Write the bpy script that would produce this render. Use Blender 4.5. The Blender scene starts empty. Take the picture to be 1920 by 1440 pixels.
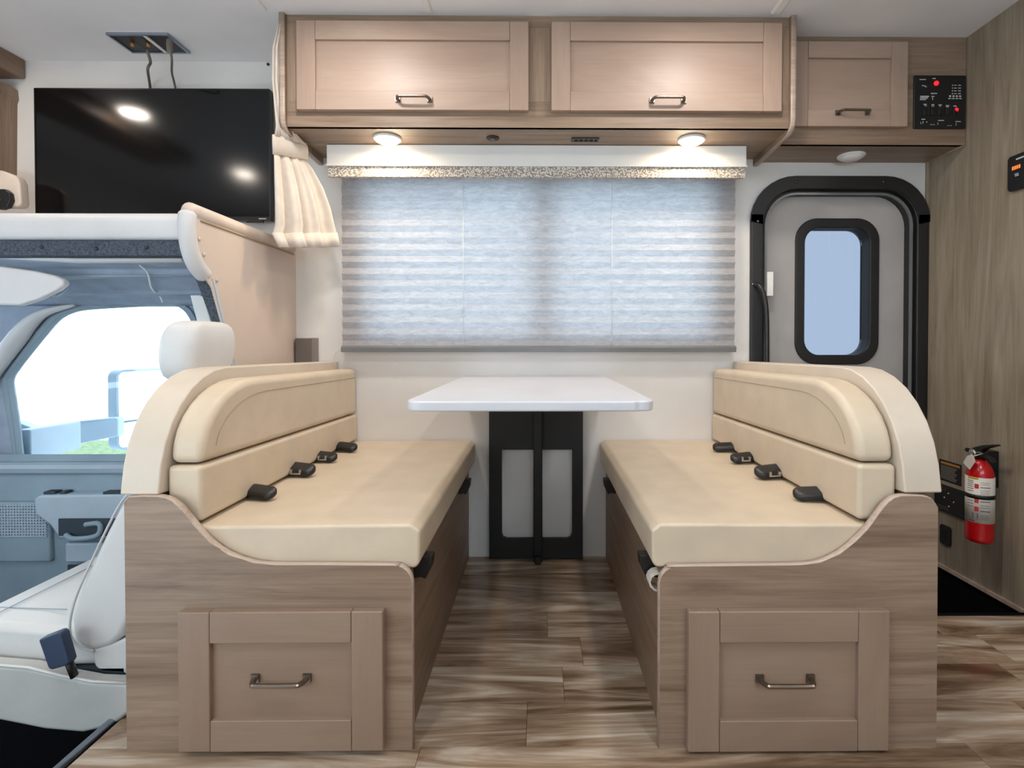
import bpy, bmesh, math, random
from mathutils import Vector
random.seed(4)
S = bpy.context.scene
COL = S.collection
R = math.radians

# ------------------------------------------------------------------ camera, world, lights, exposure
F, YAW, PIT = 1020.0, R(.535), R(.816)
CH = .9                                     # camera height
cd = bpy.data.cameras.new('camera'); cam = bpy.data.objects.new('camera', cd); COL.objects.link(cam)
cd.sensor_width = 36; cd.lens = F/1920*36; cd.shift_x = -60/1920; cd.shift_y = -62.7/1920
cd.clip_start = .02; cd.clip_end = 200
cam.location = (0, 0, CH); cam.rotation_euler = (R(90)-PIT, 0, -YAW)
S.camera = cam
S.view_settings.view_transform = 'Standard'; S.view_settings.look = 'None'
S.view_settings.exposure = 0.2; S.view_settings.gamma = 1; S.view_settings.use_curve_mapping = False

w = bpy.data.worlds.new('sky'); S.world = w; w.use_nodes = True
nt = w.node_tree; bg = nt.nodes['Background']
bg.inputs['Color'].default_value = (.80, .92, 1, 1); bg.inputs['Strength'].default_value = 5.5

def area(name, loc, size, power, color, rot=(0, 0, 0), shape='DISK', sy=None):
    l = bpy.data.lights.new(name, 'AREA'); l.shape = shape; l.size = size
    if sy: l.size_y = sy
    l.energy = power; l.color = color
    o = bpy.data.objects.new(name, l); COL.objects.link(o); o.location = loc; o.rotation_euler = rot
    return o
CEIL = 2.063
LAMPS = [(-.60, 1.50), (.57, 1.50), (-.6, .3), (.6, .3), (2.0, .5)]  # last entry, at the rear, is added to brighten the right side
for x, y in LAMPS: area('lamp_light', (x, y, CEIL-.022), .13, 5.0, (1, .95, .90))
for x, y in [(-2.02, 1.72), (-2.0, .74)]: area('bunk_lamp_light', (x, y, CEIL-.022), .11, 2.4, (1, .88, .76))
for x in (-.568, .575): area('cabinet_lamp_light', (x, 2.055, 1.640), .085, 1.9, (1, .80, .56))

# ------------------------------------------------------------------ pixel -> point on a real plane
def ray(u, v):
    a, b, c = (u-1020)/F, 1.0, -(v-657.3)/F
    y = b*math.cos(PIT)+c*math.sin(PIT); z = -b*math.sin(PIT)+c*math.cos(PIT)
    return a*math.cos(YAW)+y*math.sin(YAW), -a*math.sin(YAW)+y*math.cos(YAW), z
def ax(u, v, X): d = ray(u, v); t = X/d[0]; return Vector((X, d[1]*t, CH+d[2]*t))
def ay(u, v, Y): d = ray(u, v); t = Y/d[1]; return Vector((d[0]*t, Y, CH+d[2]*t))
def az(u, v, Z): d = ray(u, v); t = (Z-CH)/d[2]; return Vector((d[0]*t, d[1]*t, Z))

# ------------------------------------------------------------------ materials
def lin(c):
    return tuple(((x/255)/12.92 if x/255 <= .04045 else ((x/255+.055)/1.055)**2.4) for x in c)+(1,)
def newmat(name):
    m = bpy.data.materials.new(name); m.use_nodes = True
    return m, m.node_tree, m.node_tree.nodes['Principled BSDF']
def coords(t, scale, rnd=False):
    tc = t.nodes.new('ShaderNodeTexCoord'); mp = t.nodes.new('ShaderNodeMapping'); mp.inputs['Scale'].default_value = scale
    t.links.new(tc.outputs['Object'], mp.inputs['Vector'])
    if rnd:
        oi = t.nodes.new('ShaderNodeObjectInfo'); ml = t.nodes.new('ShaderNodeMath'); ml.operation = 'MULTIPLY'; ml.inputs[1].default_value = 37
        t.links.new(oi.outputs['Random'], ml.inputs[0]); t.links.new(ml.outputs[0], mp.inputs['Location'])
    return mp.outputs['Vector']
def noise(t, vec, scale, detail=4, rough=.55, dist=0):
    n = t.nodes.new('ShaderNodeTexNoise'); n.inputs['Scale'].default_value = scale; n.inputs['Detail'].default_value = detail
    n.inputs['Roughness'].default_value = rough; n.inputs['Distortion'].default_value = dist
    t.links.new(vec, n.inputs['Vector']); return n.outputs['Fac']
def ramp(t, fac, stops):
    r = t.nodes.new('ShaderNodeValToRGB'); e = r.color_ramp.elements
    e[0].position, e[0].color = stops[0][0], lin(stops[0][1]); e[1].position, e[1].color = stops[-1][0], lin(stops[-1][1])
    for p, c in stops[1:-1]: q = e.new(p); q.color = lin(c)
    t.links.new(fac, r.inputs['Fac']); return r.outputs['Color']
def bump(t, b, h, strength, dist=.002):
    n = t.nodes.new('ShaderNodeBump'); n.inputs['Strength'].default_value = strength; n.inputs['Distance'].default_value = dist
    t.links.new(h, n.inputs['Height']); t.links.new(n.outputs['Normal'], b.inputs['Normal'])
def mat(name, col, rough=.5, metal=0, var=.06, vs=6, bs=0, bscale=200, spec=.5, coat=0):
    m, t, b = newmat(name)
    v = coords(t, (1, 1, 1)); c2 = tuple(max(0, x*(1-var)) for x in col); c1 = tuple(min(255, x*(1+var*.4)) for x in col)
    t.links.new(ramp(t, noise(t, v, vs), [(.3, c2), (.7, c1)]), b.inputs['Base Color'])
    b.inputs['Roughness'].default_value = rough; b.inputs['Metallic'].default_value = metal
    b.inputs['Specular IOR Level'].default_value = spec; b.inputs['Coat Weight'].default_value = coat
    if bs: bump(t, b, noise(t, v, bscale, 3), bs)
    return m
def wood(name, cs, axis=0, scale=1.0, rough=.4, rnd=True, fine=.25, dist=1.2, across=16):
    m, t, b = newmat(name)
    sc = [across*scale]*3; sc[axis] = 1.3*scale
    v = coords(t, tuple(sc), rnd)
    base = ramp(t, noise(t, v, 1.0, 6, .6, dist), [(.28, cs[0]), (.5, cs[1]), (.72, cs[2])])
    sc2 = [150*scale]*3; sc2[axis] = 5*scale
    f = noise(t, coords(t, tuple(sc2), rnd), 1.0, 3)
    fr = ramp(t, f, [(.3, (205, 203, 200)), (.6, (255, 255, 255))])
    mx = t.nodes.new('ShaderNodeMix'); mx.data_type = 'RGBA'; mx.blend_type = 'MULTIPLY'; mx.inputs[0].default_value = fine*2
    t.links.new(base, mx.inputs[6]); t.links.new(fr, mx.inputs[7])
    t.links.new(mx.outputs[2], b.inputs['Base Color']); b.inputs['Roughness'].default_value = rough
    bump(t, b, f, .08, .001)
    return m
def emit(name, col, strength):
    m, t, b = newmat(name); b.inputs['Base Color'].default_value = lin(col)
    b.inputs['Emission Color'].default_value = lin(col); b.inputs['Emission Strength'].default_value = strength; return m
def glass(name, tint, gl=.08, rough=.02):
    m, t, b = newmat(name); t.nodes.remove(b); o = t.nodes['Material Output']
    tr = t.nodes.new('ShaderNodeBsdfTransparent'); tr.inputs['Color'].default_value = lin(tint)
    g = t.nodes.new('ShaderNodeBsdfGlossy'); g.inputs['Roughness'].default_value = rough
    mx = t.nodes.new('ShaderNodeMixShader'); fr = t.nodes.new('ShaderNodeFresnel'); fr.inputs['IOR'].default_value = 1.3+gl
    t.links.new(fr.outputs[0], mx.inputs[0]); t.links.new(tr.outputs[0], mx.inputs[1]); t.links.new(g.outputs[0], mx.inputs[2])
    t.links.new(mx.outputs[0], o.inputs['Surface']); return m

M = {}
M['wall'] = mat('wall_vinyl', (222, 217, 212), .6, var=.03, vs=3, bs=.08, bscale=300)
M['ceil'] = mat('ceiling_vinyl', (232, 230, 231), .65, var=.03, vs=3, bs=.1, bscale=260)
M['seatwood'] = wood('bench_laminate', [(120, 98, 81), (147, 124, 105), (163, 141, 122)], 0, rough=.42, across=18)
M['seatwoodY'] = wood('bench_side_laminate', [(108, 84, 66), (132, 107, 87), (150, 126, 106)], 1, rough=.45, across=18)
M['cabwood'] = wood('cabinet_laminate', [(118, 96, 78), (141, 118, 98), (158, 135, 114)], 0, rough=.42, across=18)
M['postwood'] = wood('cabinet_post_laminate', [(118, 96, 78), (141, 118, 98), (158, 135, 114)], 2, rough=.42, across=18)
M['wallwood'] = wood('fridge_wall_laminate', [(126, 112, 94), (150, 137, 118), (164, 152, 134)], 2, rough=.5, across=14)
M['maple'] = wood('maple_door_horizontal', [(160, 134, 118), (168, 143, 126), (176, 152, 135)], 0, rough=.44, across=5, fine=.07)
M['mapleV'] = wood('maple_door_vertical', [(160, 134, 118), (168, 143, 126), (176, 152, 135)], 2, rough=.44, across=5, fine=.07)
M['drw'] = wood('drawer_horizontal', [(142, 118, 101), (149, 126, 108), (156, 134, 116)], 0, rough=.44, across=5, fine=.07)
M['drwV'] = wood('drawer_vertical', [(142, 118, 101), (149, 126, 108), (156, 134, 116)], 2, rough=.44, across=5, fine=.07)
M['trim'] = wood('edge_banding', [(168, 146, 130), (184, 163, 147), (196, 176, 160)], 0, rough=.35)
M['cream'] = mat('cream_vinyl', (208, 190, 166), .42, var=.04, vs=9, bs=.22, bscale=420)
M['seam'] = mat('cushion_seam', (158, 134, 108), .6)
M['shell'] = mat('bolster_vinyl', (208, 194, 177), .42, var=.03, vs=8, bs=.2, bscale=420)
M['white'] = mat('white_laminate', (205, 205, 210), .32, var=.02)
M['whitepl'] = mat('white_plastic', (232, 230, 226), .4, var=.02)
M['black'] = mat('black_metal', (16, 16, 17), .5, var=.1, bs=.1, bscale=500)
M['blackpl'] = mat('black_plastic', (24, 24, 26), .38, var=.1)
M['frame'] = mat('door_frame_black', (30, 29, 29), .42, var=.1, bs=.3, bscale=400)
M['carpet'] = mat('dark_carpet', (14, 14, 17), .95, var=.3, vs=200, bs=.6, bscale=500, spec=.1)
M['steel'] = mat('brushed_nickel', (128, 118, 108), .3, 1)
M['alu'] = mat('aluminium', (165, 175, 190), .3, 1)
M['tv'] = mat('tv_screen', (7, 9, 12), .12, var=.05)
M['tvb'] = mat('tv_bezel', (10, 10, 11), .3)
M['doorskin'] = mat('door_skin', (176, 170, 166), .5, var=.04, bs=.1)
M['grey'] = mat('grey_plastic', (108, 100, 92), .5, var=.08, bs=.2)
M['rail'] = mat('blind_rail', (120, 122, 124), .3, .2)
M['cloth'] = mat('curtain_cloth', (208, 197, 186), .85, var=.04, vs=30, bs=.3, bscale=700)
M['pad'] = mat('padded_white_vinyl', (206, 204, 204), .5, var=.03, bs=.15, bscale=300)
M['panel'] = mat('beige_partition', (206, 188, 174), .6, var=.04, vs=4, bs=.1)
M['navy'] = mat('dark_blue_carpet', (84, 90, 100), .95, var=.3, vs=160, bs=.5, bscale=500, spec=.1)
M['liner'] = mat('headliner_blue_grey', (150, 162, 180), .8, var=.08, vs=12, bs=.1)
M['cabpl'] = mat('cab_grey_plastic', (132, 150, 162), .55, var=.06, bs=.25, bscale=500)
M['cabpl2'] = mat('cab_light_plastic', (160, 174, 186), .5, var=.05, bs=.15, bscale=500)
M['cabdark'] = mat('cab_dark_recess', (40, 52, 62), .6)
M['seatv'] = mat('cab_seat_vinyl', (208, 206, 204), .45, var=.03, bs=.2, bscale=400)
M['red'] = mat('red_enamel', (196, 14, 22), .22, var=.04, coat=.4)
M['label'] = mat('label_paper', (222, 216, 208), .5, var=.04)
M['redmark'] = mat('label_red', (204, 60, 52), .5)
M['ink'] = mat('label_ink', (70, 66, 62), .6)
M['gold'] = mat('label_orange', (190, 130, 60), .5)
M['printw'] = mat('white_print', (200, 205, 205), .5)
M['greyprint'] = mat('grey_print', (120, 116, 104), .6)
M['ledred'] = emit('red_led', (255, 20, 25), 3)
M['ledorange'] = emit('orange_digits', (230, 120, 50), .8)
M['lamp'] = emit('lamp_lens_lit', (255, 240, 215), 14)
M['lampc'] = emit('ceiling_lamp_lens', (255, 244, 230), 14)
M['lampoff'] = mat('lamp_lens_unlit', (236, 232, 230), .3)
M['clear'] = glass('clear_glass', (236, 242, 246))
M['tint'] = glass('tinted_door_glass', (146, 150, 158), .1)
M['mirror'] = mat('mirror_glass', (240, 245, 250), .03, 1, var=0)
M['gauge'] = mat('gauge_chrome', (200, 195, 185), .2, .8)
def blindmat():
    m, t, b = newmat('blind_fabric'); o = t.nodes['Material Output']
    v = coords(t, (22, 60, 70)); c = ramp(t, noise(t, v, 1, 6, .75, .8), [(.34, (160, 166, 176)), (.66, (226, 226, 232))])
    tl = t.nodes.new('ShaderNodeBsdfTranslucent'); t.links.new(c, tl.inputs['Color'])
    b.inputs['Base Color'].default_value = lin((176, 172, 172)); b.inputs['Roughness'].default_value = .8
    mx = t.nodes.new('ShaderNodeMixShader'); mx.inputs[0].default_value = .42
    t.links.new(b.outputs[0], mx.inputs[1]); t.links.new(tl.outputs[0], mx.inputs[2]); t.links.new(mx.outputs[0], o.inputs['Surface'])
    return m
M['blind'] = blindmat()
def valance():
    m, t, b = newmat('valance_weave')
    v = coords(t, (1, 1, 1)); ck = t.nodes.new('ShaderNodeTexVoronoi'); ck.inputs['Scale'].default_value = 160
    t.links.new(v, ck.inputs['Vector'])
    t.links.new(ramp(t, ck.outputs['Distance'], [(.35, (222, 214, 204)), (.62, (136, 128, 120))]), b.inputs['Base Color'])
    b.inputs['Roughness'].default_value = .8; return m
M['weave'] = valance()
def floorm():
    m, t, b = newmat('vinyl_plank')
    v = coords(t, (.9, 8, 1), True)
    c = ramp(t, noise(t, v, 1.0, 5, .55, 2.6), [(.32, (104, 80, 60)), (.43, (148, 124, 102)), (.53, (182, 160, 138)), (.64, (218, 204, 188))])
    f = noise(t, coords(t, (7, 120, 1), True), 1, 3); fr = ramp(t, f, [(.3, (215, 212, 208)), (.6, (255, 255, 255))])
    oi = t.nodes.new('ShaderNodeObjectInfo'); tr = ramp(t, oi.outputs['Random'], [(0, (214, 206, 198)), (1, (255, 255, 255))])
    m1 = t.nodes.new('ShaderNodeMix'); m1.data_type = 'RGBA'; m1.blend_type = 'MULTIPLY'; m1.inputs[0].default_value = .6
    m2 = t.nodes.new('ShaderNodeMix'); m2.data_type = 'RGBA'; m2.blend_type = 'MULTIPLY'; m2.inputs[0].default_value = 1
    t.links.new(c, m1.inputs[6]); t.links.new(fr, m1.inputs[7]); t.links.new(m1.outputs[2], m2.inputs[6]); t.links.new(tr, m2.inputs[7])
    t.links.new(m2.outputs[2], b.inputs['Base Color']); b.inputs['Roughness'].default_value = .14
    bump(t, b, f, .02, .001); return m
M['plank'] = floorm()
def grassm():
    m, t, b = newmat('lawn'); v = coords(t, (1, 1, 1))
    t.links.new(ramp(t, noise(t, v, 14, 6, .8), [(.35, (50, 68, 40)), (.65, (120, 138, 92))]), b.inputs['Base Color']); b.inputs['Roughness'].default_value = .9; return m
M['grass'] = grassm()
M['asphalt'] = mat('pale_concrete', (190, 188, 184), .9, var=.08, vs=20)
M['housew'] = mat('pale_siding', (235, 235, 235), .8)

# ------------------------------------------------------------------ object helpers
ORG = {}
def empty(name, loc, label=None, cat=None, group=None):
    o = bpy.data.objects.new(name, None); COL.objects.link(o); o.location = loc; o.empty_display_size = .05
    ORG[o.name] = Vector(loc)
    if label: o['label'] = label
    if cat: o['category'] = cat
    if group: o['group'] = group
    return o
def tag(o, label=None, cat=None, group=None, kind=None):
    if label: o['label'] = label
    if cat: o['category'] = cat
    if group: o['group'] = group
    if kind: o['kind'] = kind
    return o
def mk(name, vs, fs, m, parent=None, smooth=False, bev=0, seg=2, sub=0, solid=0, org=None):
    vs = [Vector(v) for v in vs]
    if parent is not None: po = ORG[parent.name]
    if org is None:
        if parent is not None: org = po
        else:
            lo = [min(v[i] for v in vs) for i in range(3)]; hi = [max(v[i] for v in vs) for i in range(3)]
            org = Vector(((lo[0]+hi[0])/2, (lo[1]+hi[1])/2, lo[2]))
    org = Vector(org)
    me = bpy.data.meshes.new(name); me.from_pydata([v-org for v in vs], [], fs); me.validate()
    bm = bmesh.new(); bm.from_mesh(me); bmesh.ops.recalc_face_normals(bm, faces=bm.faces); bm.to_mesh(me); bm.free()
    me.materials.append(m)
    o = bpy.data.objects.new(name, me); COL.objects.link(o)
    if parent is not None: o.parent = parent; o.location = org-po
    else: o.location = org
    ORG[o.name] = org
    if solid: s = o.modifiers.new('solid', 'SOLIDIFY'); s.thickness = solid; s.offset = 0
    if bev:
        b = o.modifiers.new('bevel', 'BEVEL'); b.width = bev; b.segments = seg; b.limit_method = 'ANGLE'; b.angle_limit = R(35)
        smooth = True
    if sub: s = o.modifiers.new('sub', 'SUBSURF'); s.levels = sub; s.render_levels = sub
    if smooth:
        me.polygons.foreach_set('use_smooth', [True]*len(me.polygons))
        if bev: wn = o.modifiers.new('wn', 'WEIGHTED_NORMAL'); wn.keep_sharp = False
    return o
def boxg(x0, x1, y0, y1, z0, z1):
    v = [(x, y, z) for x in (x0, x1) for y in (y0, y1) for z in (z0, z1)]
    return v, [(0, 1, 3, 2), (4, 6, 7, 5), (0, 4, 5, 1), (2, 3, 7, 6), (0, 2, 6, 4), (1, 5, 7, 3)]
def join(*gs):
    V, Fc = [], []
    for v, f in gs:
        k = len(V); V += list(v); Fc += [tuple(i+k for i in q) for q in f]
    return V, Fc
def box(name, b, m, parent=None, bev=0, **k):
    v, f = boxg(*b); return mk(name, v, f, m, parent, bev=bev, **k)
def boxes(name, bs, m, parent=None, **k):
    v, f = join(*[boxg(*b) for b in bs]); return mk(name, v, f, m, parent, **k)
def place(p, axis, a):
    if axis == 'y': return (p[0], a, p[1])
    if axis == 'x': return (a, p[0], p[1])
    return (p[0], p[1], a)
def prismg(pts, axis, a0, a1):
    n = len(pts); v = [place(p, axis, a0) for p in pts]+[place(p, axis, a1) for p in pts]
    f = [tuple(range(n)), tuple(range(2*n-1, n-1, -1))]+[(i, (i+1) % n, n+(i+1) % n, n+i) for i in range(n)]
    return v, f
def prism(name, pts, axis, a0, a1, m, parent=None, **k):
    v, f = prismg(pts, axis, a0, a1); return mk(name, v, f, m, parent, **k)
def ringg(outer, inner, axis, a0, a1):
    n = len(outer); v = []
    for L in (outer, inner):
        for a in (a0, a1): v += [place(p, axis, a) for p in L]
    f = []
    for i in range(n):
        j = (i+1) % n
        f += [(i, j, n+j, n+i), (2*n+i, 3*n+i, 3*n+j, 2*n+j), (i, 2*n+i, 2*n+j, j), (n+i, n+j, 3*n+j, 3*n+i)]
    return v, f
def ring(name, outer, inner, axis, a0, a1, m, parent=None, **k):
    v, f = ringg(outer, inner, axis, a0, a1); return mk(name, v, f, m, parent, **k)
def rrect(x0, x1, z0, z1, r, n=6, rb=None):
    """rounded rectangle, r for upper corners and rb for lower ones"""
    rb = r if rb is None else rb; P = []
    for cx, cz, rr, a in ((x1-r, z1-r, r, 0), (x0+r, z1-r, r, 90), (x0+rb, z0+rb, rb, 180), (x1-rb, z0+rb, rb, 270)):
        for i in range(n+1):
            t = R(a+90*i/n); P.append((cx+rr*math.cos(t), cz+rr*math.sin(t)))
    return P
def smoothp(pts, n=6, closed=False):
    P = [Vector(p) for p in pts]; out = []; N = len(P)
    rng = range(N if closed else N-1)
    for i in rng:
        p1, p2 = P[i], P[(i+1) % N]
        p0 = P[i-1] if (i > 0 or closed) else p1; p3 = P[(i+2) % N] if (i+2 < N or closed) else p2
        for k in range(n):
            t = k/n
            out.append(.5*((2*p1)+(p2-p0)*t+(2*p0-5*p1+4*p2-p3)*t*t+(3*p1-p0-3*p2+p3)*t**3))
    if not closed: out.append(P[-1])
    return out
def tubeg(path, r, n=8, sq=None):
    P = [Vector(p) for p in path]; V = []; Fc = []; up = None
    for i, p in enumerate(P):
        d = (P[min(i+1, len(P)-1)]-P[max(i-1, 0)]).normalized()
        if up is None:
            up = Vector((0, 0, 1)) if abs(d.z) < .9 else Vector((1, 0, 0))
        s = d.cross(up).normalized(); up = s.cross(d).normalized()
        rr = r[i] if isinstance(r, (list, tuple)) else r
        for k in range(n):
            a = 2*math.pi*(k+.5)/n; kx, kz = math.cos(a), math.sin(a)
            if sq: kx *= sq[0]; kz *= sq[1]
            V.append(p+s*kx*rr+up*kz*rr)
    for i in range(len(P)-1):
        for k in range(n):
            a = i*n+k; b = i*n+(k+1) % n; Fc.append((a, b, b+n, a+n))
    Fc.append(tuple(range(n-1, -1, -1))); Fc.append(tuple(range((len(P)-1)*n, len(P)*n)))
    return V, Fc
def tube(name, path, r, m, parent=None, n=8, sq=None, smooth=True, **k):
    v, f = tubeg(path, r, n, sq); return mk(name, v, f, m, parent, smooth=smooth, **k)
def latheg(prof, c, n=28, axis='z'):
    V = []; Fc = []
    for r, h in prof:
        for k in range(n):
            a = 2*math.pi*k/n; p = (r*math.cos(a), r*math.sin(a), h)
            if axis == 'y': p = (p[0], p[2], p[1])
            if axis == 'x': p = (p[2], p[0], p[1])
            V.append((c[0]+p[0], c[1]+p[1], c[2]+p[2]))
    for i in range(len(prof)-1):
        for k in range(n):
            a = i*n+k; b = i*n+(k+1) % n; Fc.append((a, b, b+n, a+n))
    Fc.append(tuple(range(n))); Fc.append(tuple(range((len(prof)-1)*n, len(prof)*n)))
    return V, Fc
def lathe(name, prof, c, m, parent=None, n=28, axis='z', **k):
    v, f = latheg(prof, c, n, axis); return mk(name, v, f, m, parent, smooth=True, **k)
def struct(o): o['kind'] = 'structure'; return o

# ================================================================== ROOM SHELL
D = 2.28
def grid_wall(name, x0, x1, z0, z1, y0, y1, holes, m):
    xs = sorted({x0, x1}|{h[0] for h in holes}|{h[1] for h in holes}); zs = sorted({z0, z1}|{h[2] for h in holes}|{h[3] for h in holes})
    bs = []
    for i in range(len(xs)-1):
        for j in range(len(zs)-1):
            cx, cz = (xs[i]+xs[i+1])/2, (zs[j]+zs[j+1])/2
            if not any(h[0] < cx < h[1] and h[2] < cz < h[3] for h in holes): bs.append((xs[i], xs[i+1], y0, y1, zs[j], zs[j+1]))
    return boxes(name, bs, m)
WIN = (-.745, .745, .905, 1.60)
DOOR = (.90, 1.618, -.40, 1.58)
wb = boxes('wall_back', [], M['wall']) if False else None
v1, f1 = [], []
def gridboxes(x0, x1, z0, z1, y0, y1, holes):
    xs = sorted({x0, x1}|{h[0] for h in holes}|{h[1] for h in holes}); zs = sorted({z0, z1}|{h[2] for h in holes}|{h[3] for h in holes})
    return [(xs[i], xs[i+1], y0, y1, zs[j], zs[j+1]) for i in range(len(xs)-1) for j in range(len(zs)-1)
            if not any(h[0] < (xs[i]+xs[i+1])/2 < h[1] and h[2] < (zs[j]+zs[j+1])/2 < h[3] for h in holes)]
bs = gridboxes(-1.03, 1.70, -.40, 2.10, D, D+.07, [WIN, DOOR])
def cornerfill(cx, cz, sx, rr):
    pts = [(cx, cz)]+[(cx-sx*(rr-rr*math.cos(R(90*i/8)))*0+sx*0, cz) for i in range(0)]
    arc = [(cx-sx*rr+sx*rr*math.cos(R(90*i/8)), cz-rr+rr*math.sin(R(90*i/8))) for i in range(9)]
    return prismg([(cx, cz)]+arc, 'y', D, D+.03)
gw = join(*[boxg(*b) for b in bs], cornerfill(DOOR[1], DOOR[3], 1, .17), cornerfill(DOOR[0], DOOR[3], -1, .17))
struct(mk('wall_back', *gw, M['wall']))
struct(box('wall_bunk', (-2.95, -1.03, D, D+.07, 1.20, 2.10), M['wall']))
struct(box('wall_bunk_front', (-2.99, -2.95, -.5, D+.07, 1.20, 2.10), M['wall']))
struct(box('wall_right', (1.63, 1.67, 1.30, D, 0.0, CEIL), M['wallwood']))
struct(box('wall_step_side', (1.632, 1.67, 1.30, D, -.40, -.001), M['carpet']))
struct(box('wall_rear', (3.0, 3.05, -.5, D+.07, -.05, 2.10), M['wall']))
struct(boxes('wall_near', gridboxes(-1.03, 3.0, -.05, 2.10, -.5, -.45, [(-.2, 1.3, 1.0, 1.65)])+[(-2.95, -1.03, -.5, -.45, 1.20, 2.10)], M['wall']))
struct(box('fill_window', (-.2, 1.3, -.48, -.475, 1.0, 1.65), M['clear']))  # unseen window added behind the camera to let in fill daylight
struct(box('wall_beyond', (1.70, 3.0, D, D+.07, -.05, 2.10), M['wall']))
struct(box('ceiling', (-2.99, 3.05, -.5, D+.07, CEIL, CEIL+.05), M['ceil']))
# ceiling seams / battens
for i, x in enumerate((-.955, -.385, .835)):
    hw = (.008, .014, .020)[i]
    struct(prism('trim_%d' % (i+1), [(x-hw, CEIL), (x-hw*.6, CEIL-.007), (x+hw*.6, CEIL-.007), (x+hw, CEIL)], 'y', -.44, 1.925, M['whitepl']))
# floor: sub floor + planks
fl = struct(boxes('floor', [(-1.01, 3.0, -.45, 1.775, -.06, -.004), (-1.01, .885, 1.775, D, -.06, -.004)], M['carpet']))
WP = .150; y = 1.202-WP*11
row = 0
def plank(x0, x1, y0, y1):
    g = .0005
    box('plank', (x0+g, x1-g, y0+g, y1-g, -.004, 0), M['plank'], fl, org=((x0+x1)/2, (y0+y1)/2, -.002))
while y < D-.01:
    y1 = min(y+WP, D); x = -1.0-random.random()*.9
    ymin = max(y, -.45)
    if y1 > -.45:
        while x < 3.0:
            x1 = x+1.22
            a, b = max(x, -1.0), min(x1, 3.0)
            if ymin >= 1.775: b = min(b, .885)
            elif y1 > 1.775+.01 and b > .885:
                if a < .885: plank(a, .885, ymin, y1); a = .885
                if b > a: plank(a, b, ymin, 1.775)
                x = x1; continue
            if b-a > .02: plank(a, b, ymin, y1)
            x = x1
    y += WP; row += 1
struct(boxes('trim_4', [(.87, 1.63, 1.768, 1.782, -.06, .003)], M['carpet']))
# entry step well
struct(boxes('floor_step_well', [(.885, 1.66, 1.775, D+.07, -.26, -.24), (.87, 1.63, 1.765, 1.775, -.26, -.06), (.87, .885, 1.775, D, -.26, -.06)], M['carpet']))
struct(boxes('trim_5', [(1.620, 1.632, 1.30, D, -.008, .006)], M['trim']))
struct(boxes('trim_6', [(1.622, 1.631, D-.012, D, 0.0, 1.66)], M['wallwood']))
# cab floor + aluminium sill
struct(box('floor_cab', (-2.6, -1.03, .1, 2.0, -.24, -.22), M['carpet']))
struct(boxes('wall_cab_riser', [(-1.03, -1.01, -.45, D, -.40, -.03)], M['carpet']))
struct(tube('trim_7', [(-1.018, -.4, -.004), (-1.018, 2.2, -.004)], .011, M['alu'], n=10))

# ================================================================== DINETTE WINDOW
wr = struct(ring('window_1', [(WIN[0], WIN[2]), (WIN[1], WIN[2]), (WIN[1], WIN[3]), (WIN[0], WIN[3])],
      [(WIN[0]+.03, WIN[2]+.03), (WIN[1]-.03, WIN[2]+.03), (WIN[1]-.03, WIN[3]-.03), (WIN[0]+.03, WIN[3]-.03)], 'y', D+.02, D+.06, M['blackpl']))
box('mullion', (-.005, .045, D+.02, D+.06, WIN[2]+.03, WIN[3]-.03), M['blackpl'], wr)
for a, b in ((WIN[0]+.03, -.005), (.045, WIN[1]-.03)):
    tag(box('pane', (a, b, D+.035, D+.04, WIN[2]+.03, WIN[3]-.03), M['clear'], wr))
# pleated blind
bl = empty('pleated_blind', (0, 2.23, .862), 'wide white pleated window shade over the dinette window, fully lowered', 'blind')
V, Fc = [], []
per = .0478/2; n = int((1.60-.885)/per); z = .885
for i in range(n+1):
    yy = 2.236 if i % 2 else 2.227
    V += [(-.803, yy, z), (.805, yy, z)]; z += (1.60-.885)/n
Fc = [(2*i, 2*i+1, 2*i+3, 2*i+2) for i in range(n)]
mk('pleated_fabric', V, Fc, M['blind'], bl)
prism('bottom_rail', [(2.215, .862), (2.245, .862), (2.245, .884), (2.222, .888), (2.212, .88)], 'x', -.803, .806, M['rail'], bl)
for u in (868, 1148):
    x = ay(u, 500, 2.22).x; tube('lift_cord', [(x, 2.2255, .888), (x, 2.2255, 1.60)], .0011, M['whitepl'], bl, n=6)
tube('pull_cord', smoothp([(-.80, 2.23, .875), (-.825, 2.22, .86), (-.832, 2.22, .835), (-.83, 2.22, .80)]), .0013, M['cloth'], bl, n=6)
# valance box above the blind
va = empty('blind_valance', (0, 2.21, 1.6), 'long white valance box with woven strip above the dinette window', 'valance')
pA, pB = ay(612, 268, 2.12), ay(1400, 312, 2.12)
box('valance_board', (pA.x, pB.x, 2.12, D-.0, pB.z, 1.667), M['whitepl'], va, bev=.003)
box('weave_strip', (pA.x+.004, pB.x-.004, 2.125, 2.145, ay(1000, 332, 2.125).z, pB.z-.001), M['weave'], va)
box('valance_lip', (pA.x, pB.x, 2.115, 2.123, pB.z-.003, pB.z+.003), M['whitepl'], va)
for x in (pA.x+.04, pB.x-.03):
    box('end_bracket', (x-.014, x+.014, 2.15, 2.20, 1.575, 1.60), M['alu'], va)

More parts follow.
